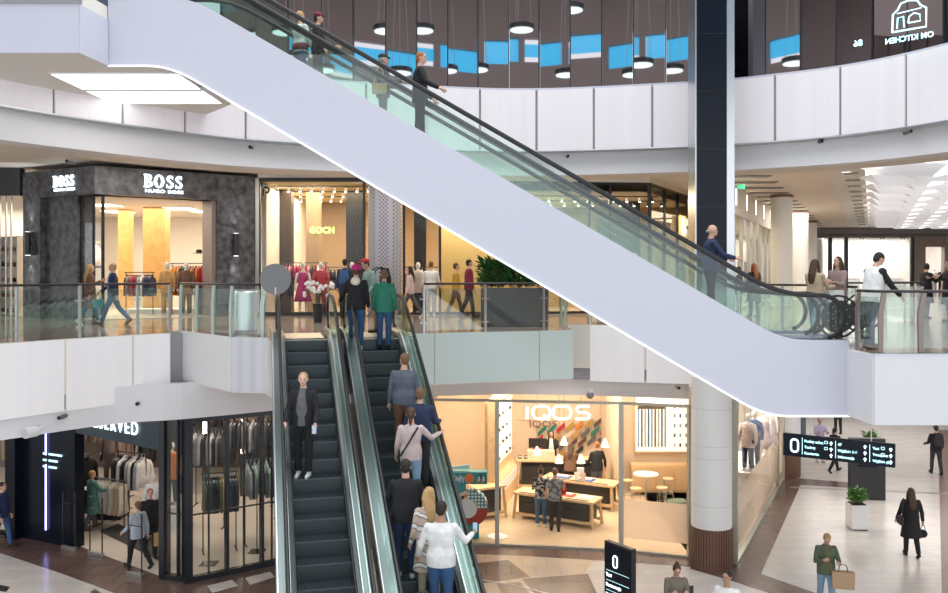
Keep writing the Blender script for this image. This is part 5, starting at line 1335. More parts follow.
sector(-PI*.62,0,R0*.45,R0,-.17,mat('brick_red_paint',(.42,.04,.03),.4),'red_sector'); sector(-PI*.85,-PI*.62,R0*.45,R0,-.17,mat('orange_paint',(.75,.25,.08),.4),'orange_sector'); sector(-PI*1.05,-PI*.85,R0*.45,R0,-.17,m_teal,'teal_sector')
q = MB(); q.tube([(cx0-R0*.12,-.22,cz0),(cx0-R0*.12,.1,cz0)],R0*.50,36); q.build('white_disc', mat('disc_white',(.72,.72,.70),.5), pu)
for k in range(5):
    a = PI*(.6+.08*k); q = MB(); q.tube([(cx0+R0*.75*math.cos(a),-.19,cz0+R0*.75*math.sin(a)),(cx0+R0*.75*math.cos(a),-.16,cz0+R0*.75*math.sin(a))],R0*.09,12); q.build('flower_dot', cl(['orange','charcoal','mustard','navy','brown'][k]), pu)
q = MB(); q.tube([(X(469.5),-.17,Z(477)),(X(469.5),-.14,Z(477))],.13,24); q.build('orange_disc', mat('vivid_orange',(.80,.18,.04),.4), pu)
for k in range(6):
    q = MB(); x=X(477)+.04*k; q.box(x,x+.04,-.165,-.15,Z(482)+.06*(k%3),Z(482)+.06*(k%3)+.12); q.build('mosaic_patch', cl(['yellow','white','navy','orange','white','green'][k]), pu)
q = MB(); 
for k in range(9): q.tube([(X(448)+.05*k,-.16,Z(481)+.05*(k%2)),(X(448)+.05*k+.04,-.16,Z(474)-.03*(k%3))],.014,5)
q.build('scribble', m_white, pu)
lt = thing('slanted_light_board', 'slim pale green board leaning on top of the teal display', 'board', XD(460,d0,Z(470)), 0); q = MB(); q.add([(-.5,0,.02),(.25,0,.02),(.28,0,.16),(-.5,.0,.05),(-.5,.05,.02),(.25,.05,.02),(.28,.05,.16),(-.5,.05,.05)],[(0,1,2,3),(7,6,5,4),(0,4,5,1),(1,5,6,2),(2,6,7,3),(3,7,4,0)]); q.build('board', mat('pale_green_board',(.55,.85,.78),.4), lt)
# table with goods in the left bay
lb_ = counter('small oak table in the left bay behind the teal display', XD(487,25.2), .5, 1.0,.6,.95,1)
tq = MB(); tq.box(-1.33,-1.08,22.9,23.0,0,3.84); struct('trim_28', tq, m_teal)
# glass shop right side wall
Sa = XD(735,20.9); Sb = XD(783,29.7); Ms = frame(Sa,Sb); Ls = (Sb-Sa).length
m_champ = mat('champagne_frame')
b = MB(); b.box(0,.12,-.06,.1,0,4.28,Ms); b.box(Ls-.12,Ls,-.06,.1,0,4.28,Ms); b.box(0,Ls,-.04,.08,0,.07,Ms); b.box(Ls*.86,Ls*.87,-.04,.08,0,4.2,Ms); b.box(.12,.34,.0,.08,0,4.28,Ms); struct('trim_29', b, m_champ)
b = MB(); b.box(.12,Ls,0,.012,.07,4.2,Ms); struct('window_12', b, m_shopgl)
b = MB(); b.box(.34,Ls-.15,.02,.026,.35,1.75,Ms); struct('window_13', b, m_frost)
b = MB(); b.prism([(6.45,21.0),(10.6,29.6),(10.4,34),(5.5,34),(5.5,21.3)],.001,.012); struct('floor_shop_h', b, m_oakfl)
b = MB(); b.box(5.3,10.6,33.2,33.4,0,4.28); b.box(10.5,10.6,29.8,33.3,0,4.28); struct('wall_shop_h', b, m_warmw)
area('shop_ceiling_light', (8.2,28.5,4.2), 2.5, 5, 330, (1,.93,.86))
pb = plinth('white platform carrying the mannequins behind the side glazing', (8.75,27.6,0), 1.1,3.2,1.1, m_white, -.45)
for k,(px,d,t,bt,dr) in enumerate(((748,26.4,'pale pink','navy',False),(754,26.9,'blue','navy',False),(764,27.6,'pale pink',None,True),(770,28.2,'pale pink',None,True))):
    mannequin(['mannequin in a pale top and dark blue jeans behind the side glazing','mannequin in blue denim beside the pale-topped one','mannequin in a pale pink dress behind the side glazing','second mannequin in a pale pink dress, farther from the round column'][k], XD(px,d,1.1), PI-.6, t, bt, dress=dr)
# brown-based column at the corridor corner and dark doorway
cc = thing('corner_column', 'white column with brown base at the far end of the side glazing', 'column', XD(788,30.4)); q = MB(); q.cyl((0,0),.42,1.0,4.28,32); q.build('shaft', m_white, cc, smooth=False); q = MB(); q.cyl((0,0),.43,0,1.0,32); q.build('base', mat('brown_wood_slats'), cc)
b = MB(); b.box(XD(790,35).x,XD(806,35).x,35,35.3,0,4.28); struct('wall_dark_doorway', b, mat('dark_blue_grey',(.08,.11,.15),.4))
b = MB(); b.box(11.5,45,47,47.2,0,4.28); struct('wall_ground_far', b, m_cream)
b = MB(); b.box(28,28.2,14,47,0,4.28); struct('wall_ground_right', b, m_cream)
# ---------------------------------------------------------------- directory kiosk, planters, signs
kd = thing('directory_kiosk', 'tall black directory kiosk with lit screen behind the hanging sign', 'directory', G(868,500)+Vector((0,.1,0)), -.12)
q = MB(); q.box(-.54,.54,-.12,.12,0,1.95); q.build('body', m_dark, kd, bevel=.01)
q = MB(); q.box(-.48,.48,-.135,-.12,1.2,1.88); q.build('screen', mat('screen_dark',(.02,.04,.06),.1), kd)
for k in range(3):
    for j in range(3): q = MB(); q.box(.08+j*.14,.18+j*.14,-.142,-.135,1.3+k*.18,1.38+k*.18); q.build('icon', m_cyan, kd)
q = MB(); q.box(-.42,-.02,-.142,-.135,1.45,1.7); q.build('map', mat('map_lilac',(.5,.75,1),.4,emit=.9), kd); q = MB(); q.box(-.3,.3,-.13,-.12,1.05,1.12); q.build('slot', m_darkgl, kd)
def planter_cube(label, loc, seed):
    root = thing('planter', label, 'planter', loc, -.05)
    q = MB(); q.box(-.24,.24,-.24,.24,.03,.70); q.build('box', m_white, root, bevel=.015); q = MB(); q.box(-.21,.21,-.21,.21,.67,.705); q.build('soil', mat('soil'), root)
    q = MB(); q.box(-.21,.21,-.21,.21,0,.03); q.build('plinth', m_dark, root)
    o = thing('leafy_plant', 'light green bushy plant growing in the '+label, 'plant', Vector(loc)+Vector((0,0,.70)))
    foliage(110,.14,.14,.42,seed,.05,.20).build('leaves', m_leaf2, o); q = MB()
    for j in range(4): q.tube([(.03*j-.05,0,-.01),(.05*j-.08,.02*j,.4)],.01,5)
    q.build('stems', mat('stem'), o)
planter_cube('white cube planter in front of the kiosk', G(861,531)+Vector((0,.25,0)), 11)
planter_cube('white cube planter behind the hanging sign', G(873,462)+Vector((0,.25,0)), 12)
# hanging direction sign
Ha = P(783,445,16.6); Hb = P(895,455,15.5); 
hs = thing('hanging_sign', 'long black hanging direction sign with a glowing zero and cyan text', 'sign'); Mh = frame((Ha.x,Ha.y,0),(Hb.x,Hb.y,0)); Lh = (Vector((Hb.x,Hb.y))-Vector((Ha.x,Ha.y))).length
hs.matrix_world = Mh@Matrix.Translation((0,0,3.66))
q = MB(); q.box(0,Lh,0,.08,0,.43); q.build('panel', m_darkgl, hs, bevel=.008)
q = MB(); q.tube(rr(.22,.215,.13,.24,.06),.016,8,closed=True,M=Matrix.Translation((0,-.02,0))); q.build('zero', m_neon, hs)
def lines(x, rows, size=.066):
    for k,t in enumerate(rows): text_obj('text_line', t, size, m_cyan, hs, (x,-.012,.30-k*.115), extrude=.004, offset=.002, align='LEFT', sx=1.0)
lines(.40,['Punkty usług.','Toalety','Kawiarnia']); lines(1.0,['4F','Wyjście 1-6','Informacja'],.068); lines(1.60,['Taxi','Transport','Wyjście gł.'],.062)
def arrow(x,z,s=.03,up=True):
    q = MB(); q.add([(x-s,-.015,z),(x+s,-.015,z),(x,-.015,z+s*1.2),(x-s,0,z),(x+s,0,z),(x,0,z+s*1.2)],[(0,1,2),(5,4,3),(0,3,4,1),(1,4,5,2),(2,5,3,0)]); q.box(x-s*.3,x+s*.3,-.015,0,z-s*1.1,z); q.build('arrow', m_neon, hs)
for x in (.88,1.47,2.02 if Lh>2.1 else Lh-.07):
    for k in range(3): arrow(x,.325-k*.115)
for x in (.36,.96,1.55): q = MB(); q.box(x-.004,x+.004,-.012,0,.06,.38); q.build('divider', m_cyan, hs)
for x in (.79,Lh-.2):
    for k in range(2): q = MB(); q.tube(rr(x,.335-k*.115,.055,.045,.01,2),.005,5,closed=True,M=Matrix.Translation((0,-.01,0))); q.build('icon', m_cyan, hs)
q = MB(); 
for x in (.5,Lh-.4): q.tube([(x,.04,.43),(x,.04,4.6-3.66)],.012,6)
q.build('rods', m_steel, hs)
# free-standing directory totem
ft = thing('directory_totem', 'free-standing black directory totem with a glowing zero at the bottom edge', 'totem', XD(620,16.2,0), -.95)
q = MB(); q.box(-.36,.36,-.06,.06,0,2.05); q.build('body', m_dark, ft, bevel=.006)
q = MB(); q.box(-.34,.34,-.066,-.06,.2,2.0); q.build('face', m_darkgl, ft)
q = MB(); q.tube(rr(-.05,1.72,.10,.22,.045),.012,8,closed=True,M=Matrix.Translation((0,-.08,0))); q.build('zero', m_neon, ft)
for k,t in enumerate(['Taxi','Restauracje','Wyjście']): text_obj('text_line', t, .085, m_neon, ft, (-.3,-.075,1.40-k*.19), extrude=.003, offset=.002, align='LEFT')
for k in range(4): q = MB(); q.box(-.3,.3,-.07,-.066,1.51-k*.19,1.516-k*.19); q.build('divider', m_cyan, ft)
# reflection of a café logo, modelled as reversed glowing letters on the mirror wall
ml = thing('sign_reflection', 'reflection of a glowing arch emblem and lettering, modelled on the top right mirror panel', 'sign', P(909,19,18.75), -.72)
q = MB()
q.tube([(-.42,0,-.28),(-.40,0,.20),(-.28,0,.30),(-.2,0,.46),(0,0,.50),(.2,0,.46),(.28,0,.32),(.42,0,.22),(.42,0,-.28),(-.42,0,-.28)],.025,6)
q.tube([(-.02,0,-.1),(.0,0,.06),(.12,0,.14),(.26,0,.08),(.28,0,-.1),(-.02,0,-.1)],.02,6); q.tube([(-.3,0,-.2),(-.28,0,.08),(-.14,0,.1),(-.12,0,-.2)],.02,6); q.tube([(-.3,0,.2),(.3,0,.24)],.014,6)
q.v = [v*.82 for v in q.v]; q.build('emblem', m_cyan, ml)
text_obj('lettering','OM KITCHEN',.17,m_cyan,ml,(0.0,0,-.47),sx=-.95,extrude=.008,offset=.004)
ml2 = thing('sign_reflection', 'reflection of two small glowing digits, modelled in reverse left of the emblem', 'sign', P(858,46,19.75), -.72); text_obj('lettering','86',.2,m_cyan,ml2,sx=-1,extrude=.008,offset=.004)
# round hanging lamps seen mirrored above the camera
for k,(x,y,z) in enumerate(((-9,5,17.4),(-5.5,6,19.2),(-2.6,5,17.1),(-.2,7,19.5),(1.8,5.2,17.3),(4.2,6,19.0),(7.5,5,17.5),(10,7,19.2))):
    root = thing('round_lamp', f'round drum lamp high in the atrium seen in the mirror wall, {ORD[k]} from the left', 'pendant lamp', (x,y,z))
    q = MB(); q.lathe([(.62,0),(.62,.22),(.58,.25)],36); q.build('drum', m_dark, root); q = MB(); q.cyl((0,0),.56,-.03,0,36); q.build('diffuser', mat('round_lamp_glow',(.8,1,1),.5,emit=1.6), root)
    q = MB(); 
    for a in range(3): q.tube([(.5*math.cos(a*2.1),.5*math.sin(a*2.1),.22),(0,0,28-z)],.012,5)
    q.build('suspension', mat('cable_grey',(.3,.3,.3),.5), root)
# added fill lights at ground-ceiling height to brighten the public floor
for (x,y,sx,sy,pw) in ((16,24,10,8,400),(17,36,10,10,480),(-14,17,6,5,200)):
    area('mall_fill_light', (x,y,4.25), sx, sy, pw, (1,.96,.92))
area('skylight', (0,15,27.5), 22, 18, 3000, (.93,.96,1))
# ---------------------------------------------------------------- people
def remesh(mb, voxel, name, m, smooth_it=3):
    me = mb.mesh(name, m)
    o = bpy.data.objects.new(name, me); COL.objects.link(o)
    md = o.modifiers.new('r','REMESH'); md.mode = 'VOXEL'; md.voxel_size = voxel; md.use_smooth_shade = True
    if smooth_it:
        sm = o.modifiers.new('s','SMOOTH'); sm.iterations = smooth_it; sm.factor = .5
    dg = bpy.context.evaluated_depsgraph_get(); dg.update()
    me2 = bpy.data.meshes.new_from_object(o.evaluated_get(dg))
    bpy.data.objects.remove(o); bpy.data.meshes.remove(me)
    me2.name = name; me2.materials.clear(); me2.materials.append(m)
    me2.polygons.foreach_set('use_smooth',[True]*len(me2.polygons))
    return me2
SKIN = {'fair':(.62,.36,.26),'tan':(.45,.25,.16),'pale':(.70,.44,.34)}
HAIR = {'brown':(.07,.035,.018),'dark':(.018,.012,.010),'blond':(.45,.28,.12),'grey':(.35,.33,.31),'ginger':(.32,.12,.04),'light brown':(.16,.085,.04)}
def rx_(v,a): return Vector((v[0], v[1]*math.cos(a)-v[2]*math.sin(a), v[1]*math.sin(a)+v[2]*math.cos(a)))
BONES = {}
def person(label, loc, rz, h=1.74, legs=((4,2),(-4,2)), arms=((5,8,12,0),(5,8,12,0)), lean=0, head=(0,0), top=('jacket','black'), inner=None,
           bottom=('trousers','denim blue'), shoes='white', hair=('short','brown'), skin='fair', bulk=1.0, near=True, scarf=None, gloves=None):
    """faces local +Y. legs: (swing fwd, knee bend) degrees for left(-x), right(+x). arms: (swing fwd, spread, elbow, inward)"""
    s = h/1.75; D = math.radians
    root = thing('person', label, 'person', loc, rz)
    vox = .0105 if near else .016
    Bd = MB(); Tr = MB(); sh = []; arm_pts = []
    lean_r = -D(lean)
    # legs
    def leg(sx, a, k):
        hp = Vector((sx*.09,0,0)); a = D(a); k = D(k)
        kn = hp+Vector((sx*.008, math.sin(a)*.43, -math.cos(a)*.43)); an = kn+Vector((0, math.sin(a-k)*.41, -math.cos(a-k)*.41))
        return hp, kn, an, a-k
    L = [leg(sx,a,k) for sx,(a,k) in zip((-1,1),legs)]
    low = min(l[2].z for l in L); pz = .085-low          # pelvis height so that the lower ankle stands on the ground
    P0 = Vector((0,0,pz))
    def up(v):     # torso frame -> local
        return P0+rx_(Vector(v)-Vector((0,0,.93)), lean_r)+Vector((0,0,.0))
    for (hp,kn,an,fa) in L:
        hp, kn, an = hp+P0, kn+P0, an+P0
        Bd.tube([hp+Vector((0,0,.05)), hp.lerp(kn,.3), hp.lerp(kn,.8), kn, kn.lerp(an,.25), kn.lerp(an,.7), an], [.09,.085,.06,.056,.058,.042,.036], 12)
        Tr.tube([hp+Vector((0,0,.06)), hp.lerp(kn,.25), hp.lerp(kn,.8), kn, kn.lerp(an,.3), kn.lerp(an,.98)], [.102*bulk,.098*bulk,.073,.068,.066,.056], 14)
        pitch = max(-.9, min(.5, fa))
        fwd = Vector((0, math.cos(pitch), math.sin(pitch))); upv = Vector((0,-math.sin(pitch), math.cos(pitch)))
        heel = an-upv*.055-fwd*.05
        sh.append((heel, fwd, upv, an))
        Bd.tube([an, an-upv*.04+fwd*.02, an-upv*.05+fwd*.13],[(.035,.035),(.036,.035),(.03,.018)],10,up=(1,0,0))
    # torso
    sec = [(.86,.150,.105),(.93,.168,.118),(1.03,.145,.105),(1.14,.148,.105),(1.26,.168,.115),(1.36,.178,.105),(1.425,.145,.08),(1.465,.062,.058),(1.53,.050,.052)]
    Bd.tube([up((0,0,z)) for z,_,_ in sec], [(a*bulk,b*bulk) for _,a,b in sec], 18, up=(0,1,0))
    Tr.tube([up((0,0,z)) for z in (.82,.88,.96,1.03)], [(.15*bulk,.105),(.178*bulk,.125),(.175*bulk,.122),(.158*bulk,.112)], 18, up=(0,1,0))
    # head
    yaw, pit = D(head[0]), D(head[1])
    HC = up((0,.015,1.53)); R = Matrix.Rotation(yaw,4,'Z') @ Matrix.Rotation(-pit,4,'X') @ Matrix.Rotation(lean_r*.5,4,'X')
    def hd(v): return HC + (R @ Vector(v))
    Bd.tube([up((0,0,1.46)), hd((0,-.01,.06))], [.05,.05], 12)
    HM = Matrix.Translation(HC) @ R
    Bd.ell((0,.0,.125),(.074,.092,.098),16,12,M=HM); Bd.ell((0,.032,.075),(.055,.060,.072),14,10,M=HM)
    Bd.ell((0,.094,.095),(.012,.018,.022),8,6,M=HM); Bd.ell((0,.088,.038),(.02,.012,.014),8,6,M=HM)
    for sx in (-1,1): Bd.ell((sx*.077,-.005,.105),(.010,.02,.030),8,6,M=HM)
    # arms
    Sl = MB(); hands = []
    slr = {'jacket':1.0,'coat':1.05,'sweater':.95,'hoodie':1.05,'tshirt':.95,'vest':.0,'dress':0.9,'puffer':1.25}[top[0]]
    for sx,(sw,ab,el,inw) in zip((-1,1),arms):
        sw, ab, el, inw = D(sw), D(ab), D(el), D(inw)
        S = Vector((sx*.178*bulk,0,1.395)); u = Vector((sx*math.sin(ab), math.sin(sw)*math.cos(ab), -math.cos(sw)*math.cos(ab)))
        E = S+u*.285; f = Vector((sx*math.sin(ab)*.6-sx*math.sin(inw), math.sin(sw+el), -math.cos(sw+el))).normalized()
        W = E+f*.25
        S_, E_, W_ = up(S), up(E), up(W); f_ = (W_-E_).normalized()
        Bd.tube([S_, S_.lerp(E_,.35), S_.lerp(E_,.8), E_, E_.lerp(W_,.3), E_.lerp(W_,.8), W_], [.052,.047,.038,.037,.037,.028,.025], 12)
        if slr and top[0] != 'tshirt':
            k = slr; Sl.tube([up(S+Vector((-sx*.03,0,.01))), S_.lerp(E_,.25), S_.lerp(E_,.8), E_, E_.lerp(W_,.4), E_.lerp(W_,.97)], [.068*k,.062*k,.052*k,.052*k,.048*k,.040*k], 14)
        elif top[0] == 'tshirt':
            Sl.tube([up(S+Vector((-sx*.03,0,.01))), S_.lerp(E_,.3), S_.lerp(E_,.72)], [.066,.062,.058], 14)
        # hand: palm, four unequal fingers, thumb leaving the side
        side = Vector((sx,0,0)); side = (side - f_*side.dot(f_)); side = side.normalized() if side.length>.1 else Vector((0,1,0))
        fw = f_.cross(side).normalized()     # roughly the finger-spread direction
        fwd = fw if fw.y>0 or abs(fw.y)<.2 else -fw
        palm = W_+f_*.05
        Bd.tube([W_, W_+f_*.03, W_+f_*.085], [(.018,.026),(.016,.040),(.014,.038)], 10, up=side)
        inward = -side
        for j,(off,ln) in enumerate(((.030,.070),(.010,.080),(-.010,.074),(-.030,.058))):
            b0 = W_+f_*.08+fwd*off; b1 = b0+f_*ln*.5+inward*.008; b2 = b1+(f_*.6+inward*.8).normalized()*ln*.5
            Bd.tube([b0-f_*.02, b0, b1, b2], [.0095,.0095,.009,.0075], 7)
        t0 = W_+f_*.02+fwd*.025; t1 = t0+(f_*.7+fwd*.7).normalized()*.035+inward*.006; t2 = t1+(f_*.9+fwd*.2+inward*.3).normalized()*.03
        Bd.tube([t0-fwd*.015,t0,t1,t2],[.012,.012,.011,.009],7)
        hands.append(W_+f_*.09)
    def mk(mb, name, m, vx=None, it=3, parent=root, label=None):
        me = remesh(mb, vx or vox, name, m, it); me.transform(Matrix.Scale(s,4)); o = bpy.data.objects.new(name, me); COL.objects.link(o); o.parent = parent
        if label: o['label'] = label
        return o
    body = mk(Bd, 'body', mat('skin_'+skin, SKIN[skin], .55), it=2)
    # top
    kind, col = top; T = MB(); T.v=list(Sl.v); T.f=list(Sl.f); T.m=list(Sl.m)
    th = {'jacket':.020,'coat':.024,'sweater':.014,'hoodie':.024,'tshirt':.010,'vest':.040,'dress':.012,'puffer':.05}[kind]
    hem = {'jacket':.84,'coat':.50,'sweater':.86,'hoodie':.82,'tshirt':.86,'vest':.84,'dress':.55,'puffer':.80}[kind]
    zs = [hem]+([.70,] if hem<.65 else [])+[.93,1.03,1.14,1.26,1.36,1.425,1.46]
    def rad(z):
        pts = sec
        if z <= .86: a,b = .160,.118
        else:
            for p,q_ in zip(pts,pts[1:]):
                if p[0]<=z<=q_[0]:
                    t=(z-p[0])/(q_[0]-p[0]); a=p[1]+(q_[1]-p[1])*t; b=p[2]+(q_[2]-p[2])*t; break
        return a,b
    rr_ = []
    for z in zs:
        a,b = rad(z); ex = 0
        if z<.9 and hem<.65: ex = (.9-z)*.14
        if kind in ('jacket','coat','hoodie','vest','puffer') and z<1.2: a = max(a,.160); b=max(b,.115)
        if z<=1.03 and kind!='dress': a = max(a,.178); b = max(b,.126)
        rr_.append(((a+th+ex)*bulk,(b+th+ex)*bulk))
    
    if kind != 'dress':
        for sx in (-1,1): T.ell(up((sx*.165*bulk,0,1.392)),(.062+th*.6,.062+th*.5,.062+th*.4),12,8)
    T.tube([up((0,0,z)) if z>.6 else Vector((up((0,0,.8)).x, up((0,0,.8)).y*.6, up((0,0,.93)).z-(.93-z))) for z in zs], rr_, 22, up=(0,1,0))
    if kind in ('jacket','coat','puffer','vest'): T.tube([up((0,.0,1.44)),up((0,-.005,1.49))],[(.085,.075),(.068,.066)],14,up=(0,1,0))
    if kind == 'hoodie': T.ell(up((0,-.085,1.43)),(.10,.06,.08),14,8)
    if kind == 'sweater': T.tube([up((0,0,1.44)),up((0,0,1.475))],[(.075,.07),(.064,.062)],14,up=(0,1,0))
    nm = {'vest':'vest','puffer':'puffer_jacket','tshirt':'t_shirt','sweater':'jumper'}.get(kind,kind)
    tm = cl(col) if not isinstance(col, bpy.types.Material) else col
    mk(T, nm, tm, vox*1.15)
    if kind == 'vest':
        V = MB()
        for sx,(sw,ab,el,inw) in zip((-1,1),arms):
            sw, ab, el, inw = D(sw), D(ab), D(el), D(inw); S = Vector((sx*.178*bulk,0,1.395)); u = Vector((sx*math.sin(ab), math.sin(sw)*math.cos(ab), -math.cos(sw)*math.cos(ab))); E = S+u*.285
            f = Vector((sx*math.sin(ab)*.6-sx*math.sin(inw), math.sin(sw+el), -math.cos(sw+el))).normalized(); W = E+f*.25
            V.ell(up(S),(.085,.08,.075),12,8); V.tube([up(S+Vector((-sx*.04,0,0))),up(S.lerp(E,.3)),up(E),up(E.lerp(W,.5)),up(W)],[.07,.062,.053,.048,.042],14)
        mk(V,'sleeves',cl(inner or 'navy'))
    elif inner:
        V = MB(); V.tube([up((0,.062,z)) for z in (.87,1.05,1.2,1.35,1.44,1.5)], [(.125,.090),(.12,.088),(.115,.094),(.095,.084),(.065,.048),(.05,.03)], 14, up=(0,1,0))
        mk(V,'jumper',cl(inner))
    if scarf:
        V = MB(); V.tube([up((.075*math.cos(a),.07*math.sin(a),1.47)) for a in [2*PI*i/14 for i in range(14)]],.035,10,closed=True); mk(V,'scarf',cl(scarf))
    # trousers or bare legs
    if bottom: mk(Tr, bottom[0], cl(bottom[1]), vox*1.15)
    for i,(heel,fwd,upv,an) in enumerate(sh):
        q = MB(); q.tube([heel-fwd*.015+upv*.01, heel+fwd*.02+upv*.012, heel+fwd*.12+upv*.002, heel+fwd*.20-upv*.002, heel+fwd*.255-upv*.004], [(.028,.03),(.038,.042),(.043,.036),(.045,.030),(.03,.018)], 12, up=(1,0,0))
        q.tube([an-upv*.02, an+upv*.03],[.045,.046],10)
        o = q.build('shoe', cl(shoes), root, smooth=True); o.data.transform(Matrix.Scale(s,4))
    # face
    q = MB()
    for sx in (-1,1): 
        e = MB(); e.ell((sx*.030,.083,.122),(.013,.008,.007),8,5,M=HM); o = e.build('eye', mat('eye_dark',(.02,.015,.012),.3), root, smooth=True); o.data.transform(Matrix.Scale(s,4))
        e = MB(); e.tube([hd((sx*.045,.078,.142)),hd((sx*.016,.087,.145))],.0045,5); o = e.build('eyebrow', mat('hair_'+hair[1],HAIR.get(hair[1],(.05,.03,.02)),.7) if hair[1] in HAIR else m_dark, root); o.data.transform(Matrix.Scale(s,4))
    e = MB(); e.ell((0,.090,.058),(.024,.006,.006),8,5,M=HM); o = e.build('mouth', mat('lips',(.40,.12,.10),.5), root, smooth=True); o.data.transform(Matrix.Scale(s,4))
    # hair / headwear
    hk, hc = hair; hm = mat('hair_'+hc, HAIR[hc], .6, bump=.5, bscale=40) if hc in HAIR else cl(hc)
    H = MB()
    if hk != 'bald':
        H.ell((0,-.018,.142),(.083,.097,.092),18,12,M=HM)
        H.ell((0,-.045,.105),(.074,.066,.085),14,10,M=HM)
    if hk == 'balding': H = MB(); H.tube([hd((.062*math.cos(a),-.03+.070*math.sin(a),.09)) for a in [PI+.5+(PI-1.0)*i/10 for i in range(11)]],.026,8)
    if hk == 'long':
        H.tube([hd((0,-.05,.14)),hd((0,-.085,.05)),up((0,-.12,1.42)),up((0,-.13,1.30)),up((0,-.13,1.22))],[(.082,.06),(.088,.05),(.095,.04),(.085,.03),(.05,.02)],14,up=(0,1,0))
        for sx in (-1,1): H.tube([hd((sx*.07,-.01,.14)),hd((sx*.082,.0,.05)),up((sx*.085,.02,1.42)),up((sx*.08,.06,1.30))],[.025,.028,.03,.015],8)
    if hk == 'bob':
        for sx in (-1,1): H.tube([hd((sx*.06,-.01,.16)),hd((sx*.083,-.01,.09)),hd((sx*.075,-.0,.02))],[.03,.03,.018],8)
    if hk == 'bun': H.ell((0,-.05,.255),(.042,.042,.038),12,8,M=HM)
    if hk == 'pony': H.tube([hd((0,-.10,.15)),hd((0,-.14,.10)),hd((0,-.13,.0)),hd((0,-.11,-.08))],[.025,.032,.028,.01],10)
    if hk not in ('bald',): mk(H,'hair',hm, max(vox,.011))
    return root, [root_pt(root, hnd*s) for hnd in hands], s
def root_pt(root, v):
    c = math.cos(root.rotation_euler.z); n = math.sin(root.rotation_euler.z)
    return Vector((root.location.x+v.x*c-v.y*n, root.location.y+v.x*n+v.y*c, root.location.z+v.z))
def hat(kind, pers, label, col, cat='cap'):
    """cap or beanie worn by a person: a child of the person"""
    return None
def wear_cap(root, s, col, beanie=False, z0=1.53, head=(0,0), lean=0, pz=None):
    # follows the hair mesh: sits on the top of the body's bounding box
    hair = [o for o in root.children if o.name.split('.')[0]=='hair']
    vs = [v.co for v in (hair[0] if hair else root.children[0]).data.vertices]
    zt = max(v.z for v in vs); c = [v for v in vs if v.z > zt-.09*s]; cx = sum(v.x for v in c)/len(c); cy = sum(v.y for v in c)/len(c)
    q = MB(); k = s
    if beanie: q.ell((cx,cy,zt-.055*k),(.094*k,.108*k,.085*k),16,10); q.tube([(cx+.09*k*math.cos(a),cy+.103*k*math.sin(a),zt-.085*k) for a in [2*PI*i/20 for i in range(20)]],.016*k,8,closed=True)
    else:
        q.ell((cx,cy,zt-.05*k),(.090*k,.104*k,.07*k),16,10)
        q.tube([(cx,cy+.07*k,zt-.065*k),(cx,cy+.13*k,zt-.07*k),(cx,cy+.17*k,zt-.085*k)],[(.075*k,.012*k),(.065*k,.008*k),(.03*k,.005*k)],12,up=(0,0,1))
    return q.build('beanie' if beanie else 'cap', cl(col), root, smooth=True)
def carried(name, label, cat, loc, rz, parts, group=None):
    root = thing(name, label, cat, loc, rz, group)
    for pn, fn, m in parts:
        q = MB(); fn(q); q.build(pn, m, root, bevel=.012 if pn in ('bag_body','pack') else 0)
    return root
def paper_bag(label, hand, rz, w=.34, h=.30, d=.13, col=(.50,.30,.16), soft=False):
    m = mat('paper_%d'%int(col[0]*1000), col, .7)
    return carried('shopping_bag', label, 'shopping bag', hand-Vector((0,0,h+.14)), rz, [
        ('bag_body', lambda q: q.loft([[(-w/2*.95,-d/2,0),(w/2*.95,-d/2,0),(w/2*.95,d/2,0),(-w/2*.95,d/2,0)],[(-w/2,-d/2,h),(w/2,-d/2,h),(w/2,d/2,h),(-w/2,d/2,h)]]), m),
        ('handle', lambda q: (q.tube([(-w*.2,-d*.4,h-.01),(-w*.15,-d*.2,h+.12),(0,0,h+.15),(w*.15,-d*.2,h+.12),(w*.2,-d*.4,h-.01)],.006,6), q.tube([(-w*.2,d*.4,h-.01),(-w*.15,d*.2,h+.12),(0,0,h+.15),(w*.15,d*.2,h+.12),(w*.2,d*.4,h-.01)],.006,6)), m_dark)])
def backpack(label, root, s, col, rz, zz=1.02):
    p = root_pt(root, Vector((0,-.235,zz))*s)
    return carried('backpack', label, 'backpack', p, root.rotation_euler.z, [
        ('pack', lambda q: q.loft([[(-.13,-.06,0),(.13,-.06,0),(.14,.06,0),(-.14,.06,0)],[(-.15,-.09,.18),(.15,-.09,.18),(.15,.06,.18),(-.15,.06,.18)],[(-.11,-.05,.42),(.11,-.05,.42),(.12,.06,.42),(-.12,.06,.42)]]), cl(col)),
        ('front_pocket', lambda q: q.box(-.10,.10,-.115,-.07,.04,.2), cl(col)),
        ('strap', lambda q: q.tube([(-.09,.05,.40),(-.10,.16,.44),(-.10,.30,.36),(-.11,.33,.2)],.016,6), cl(col)),
        ('strap', lambda q: q.tube([(.09,.05,.40),(.10,.16,.44),(.10,.30,.36),(.11,.33,.2)],.016,6), cl(col))])
def shoulder_bag(label, root, s, col, side=1, zz=.80, yy=-.05):
    p = root_pt(root, Vector((side*.27,yy,zz))*s)
    return carried('shoulder_bag', label, 'bag', p, root.rotation_euler.z, [
        ('bag_body', lambda q: q.loft([[(-.05,-.14,0),(.05,-.14,0),(.05,.14,0),(-.05,.14,0)],[(-.04,-.16,.22),(.04,-.16,.22),(.04,.16,.22),(-.04,.16,.22)]]), cl(col)),
        ('strap', lambda q: q.tube([(0,-.12,.2),(-side*.03,-.06,.45),(-side*.07,.0,.66),(-side*.03,.08,.45),(0,.12,.2)],.012,6), cl(col))])
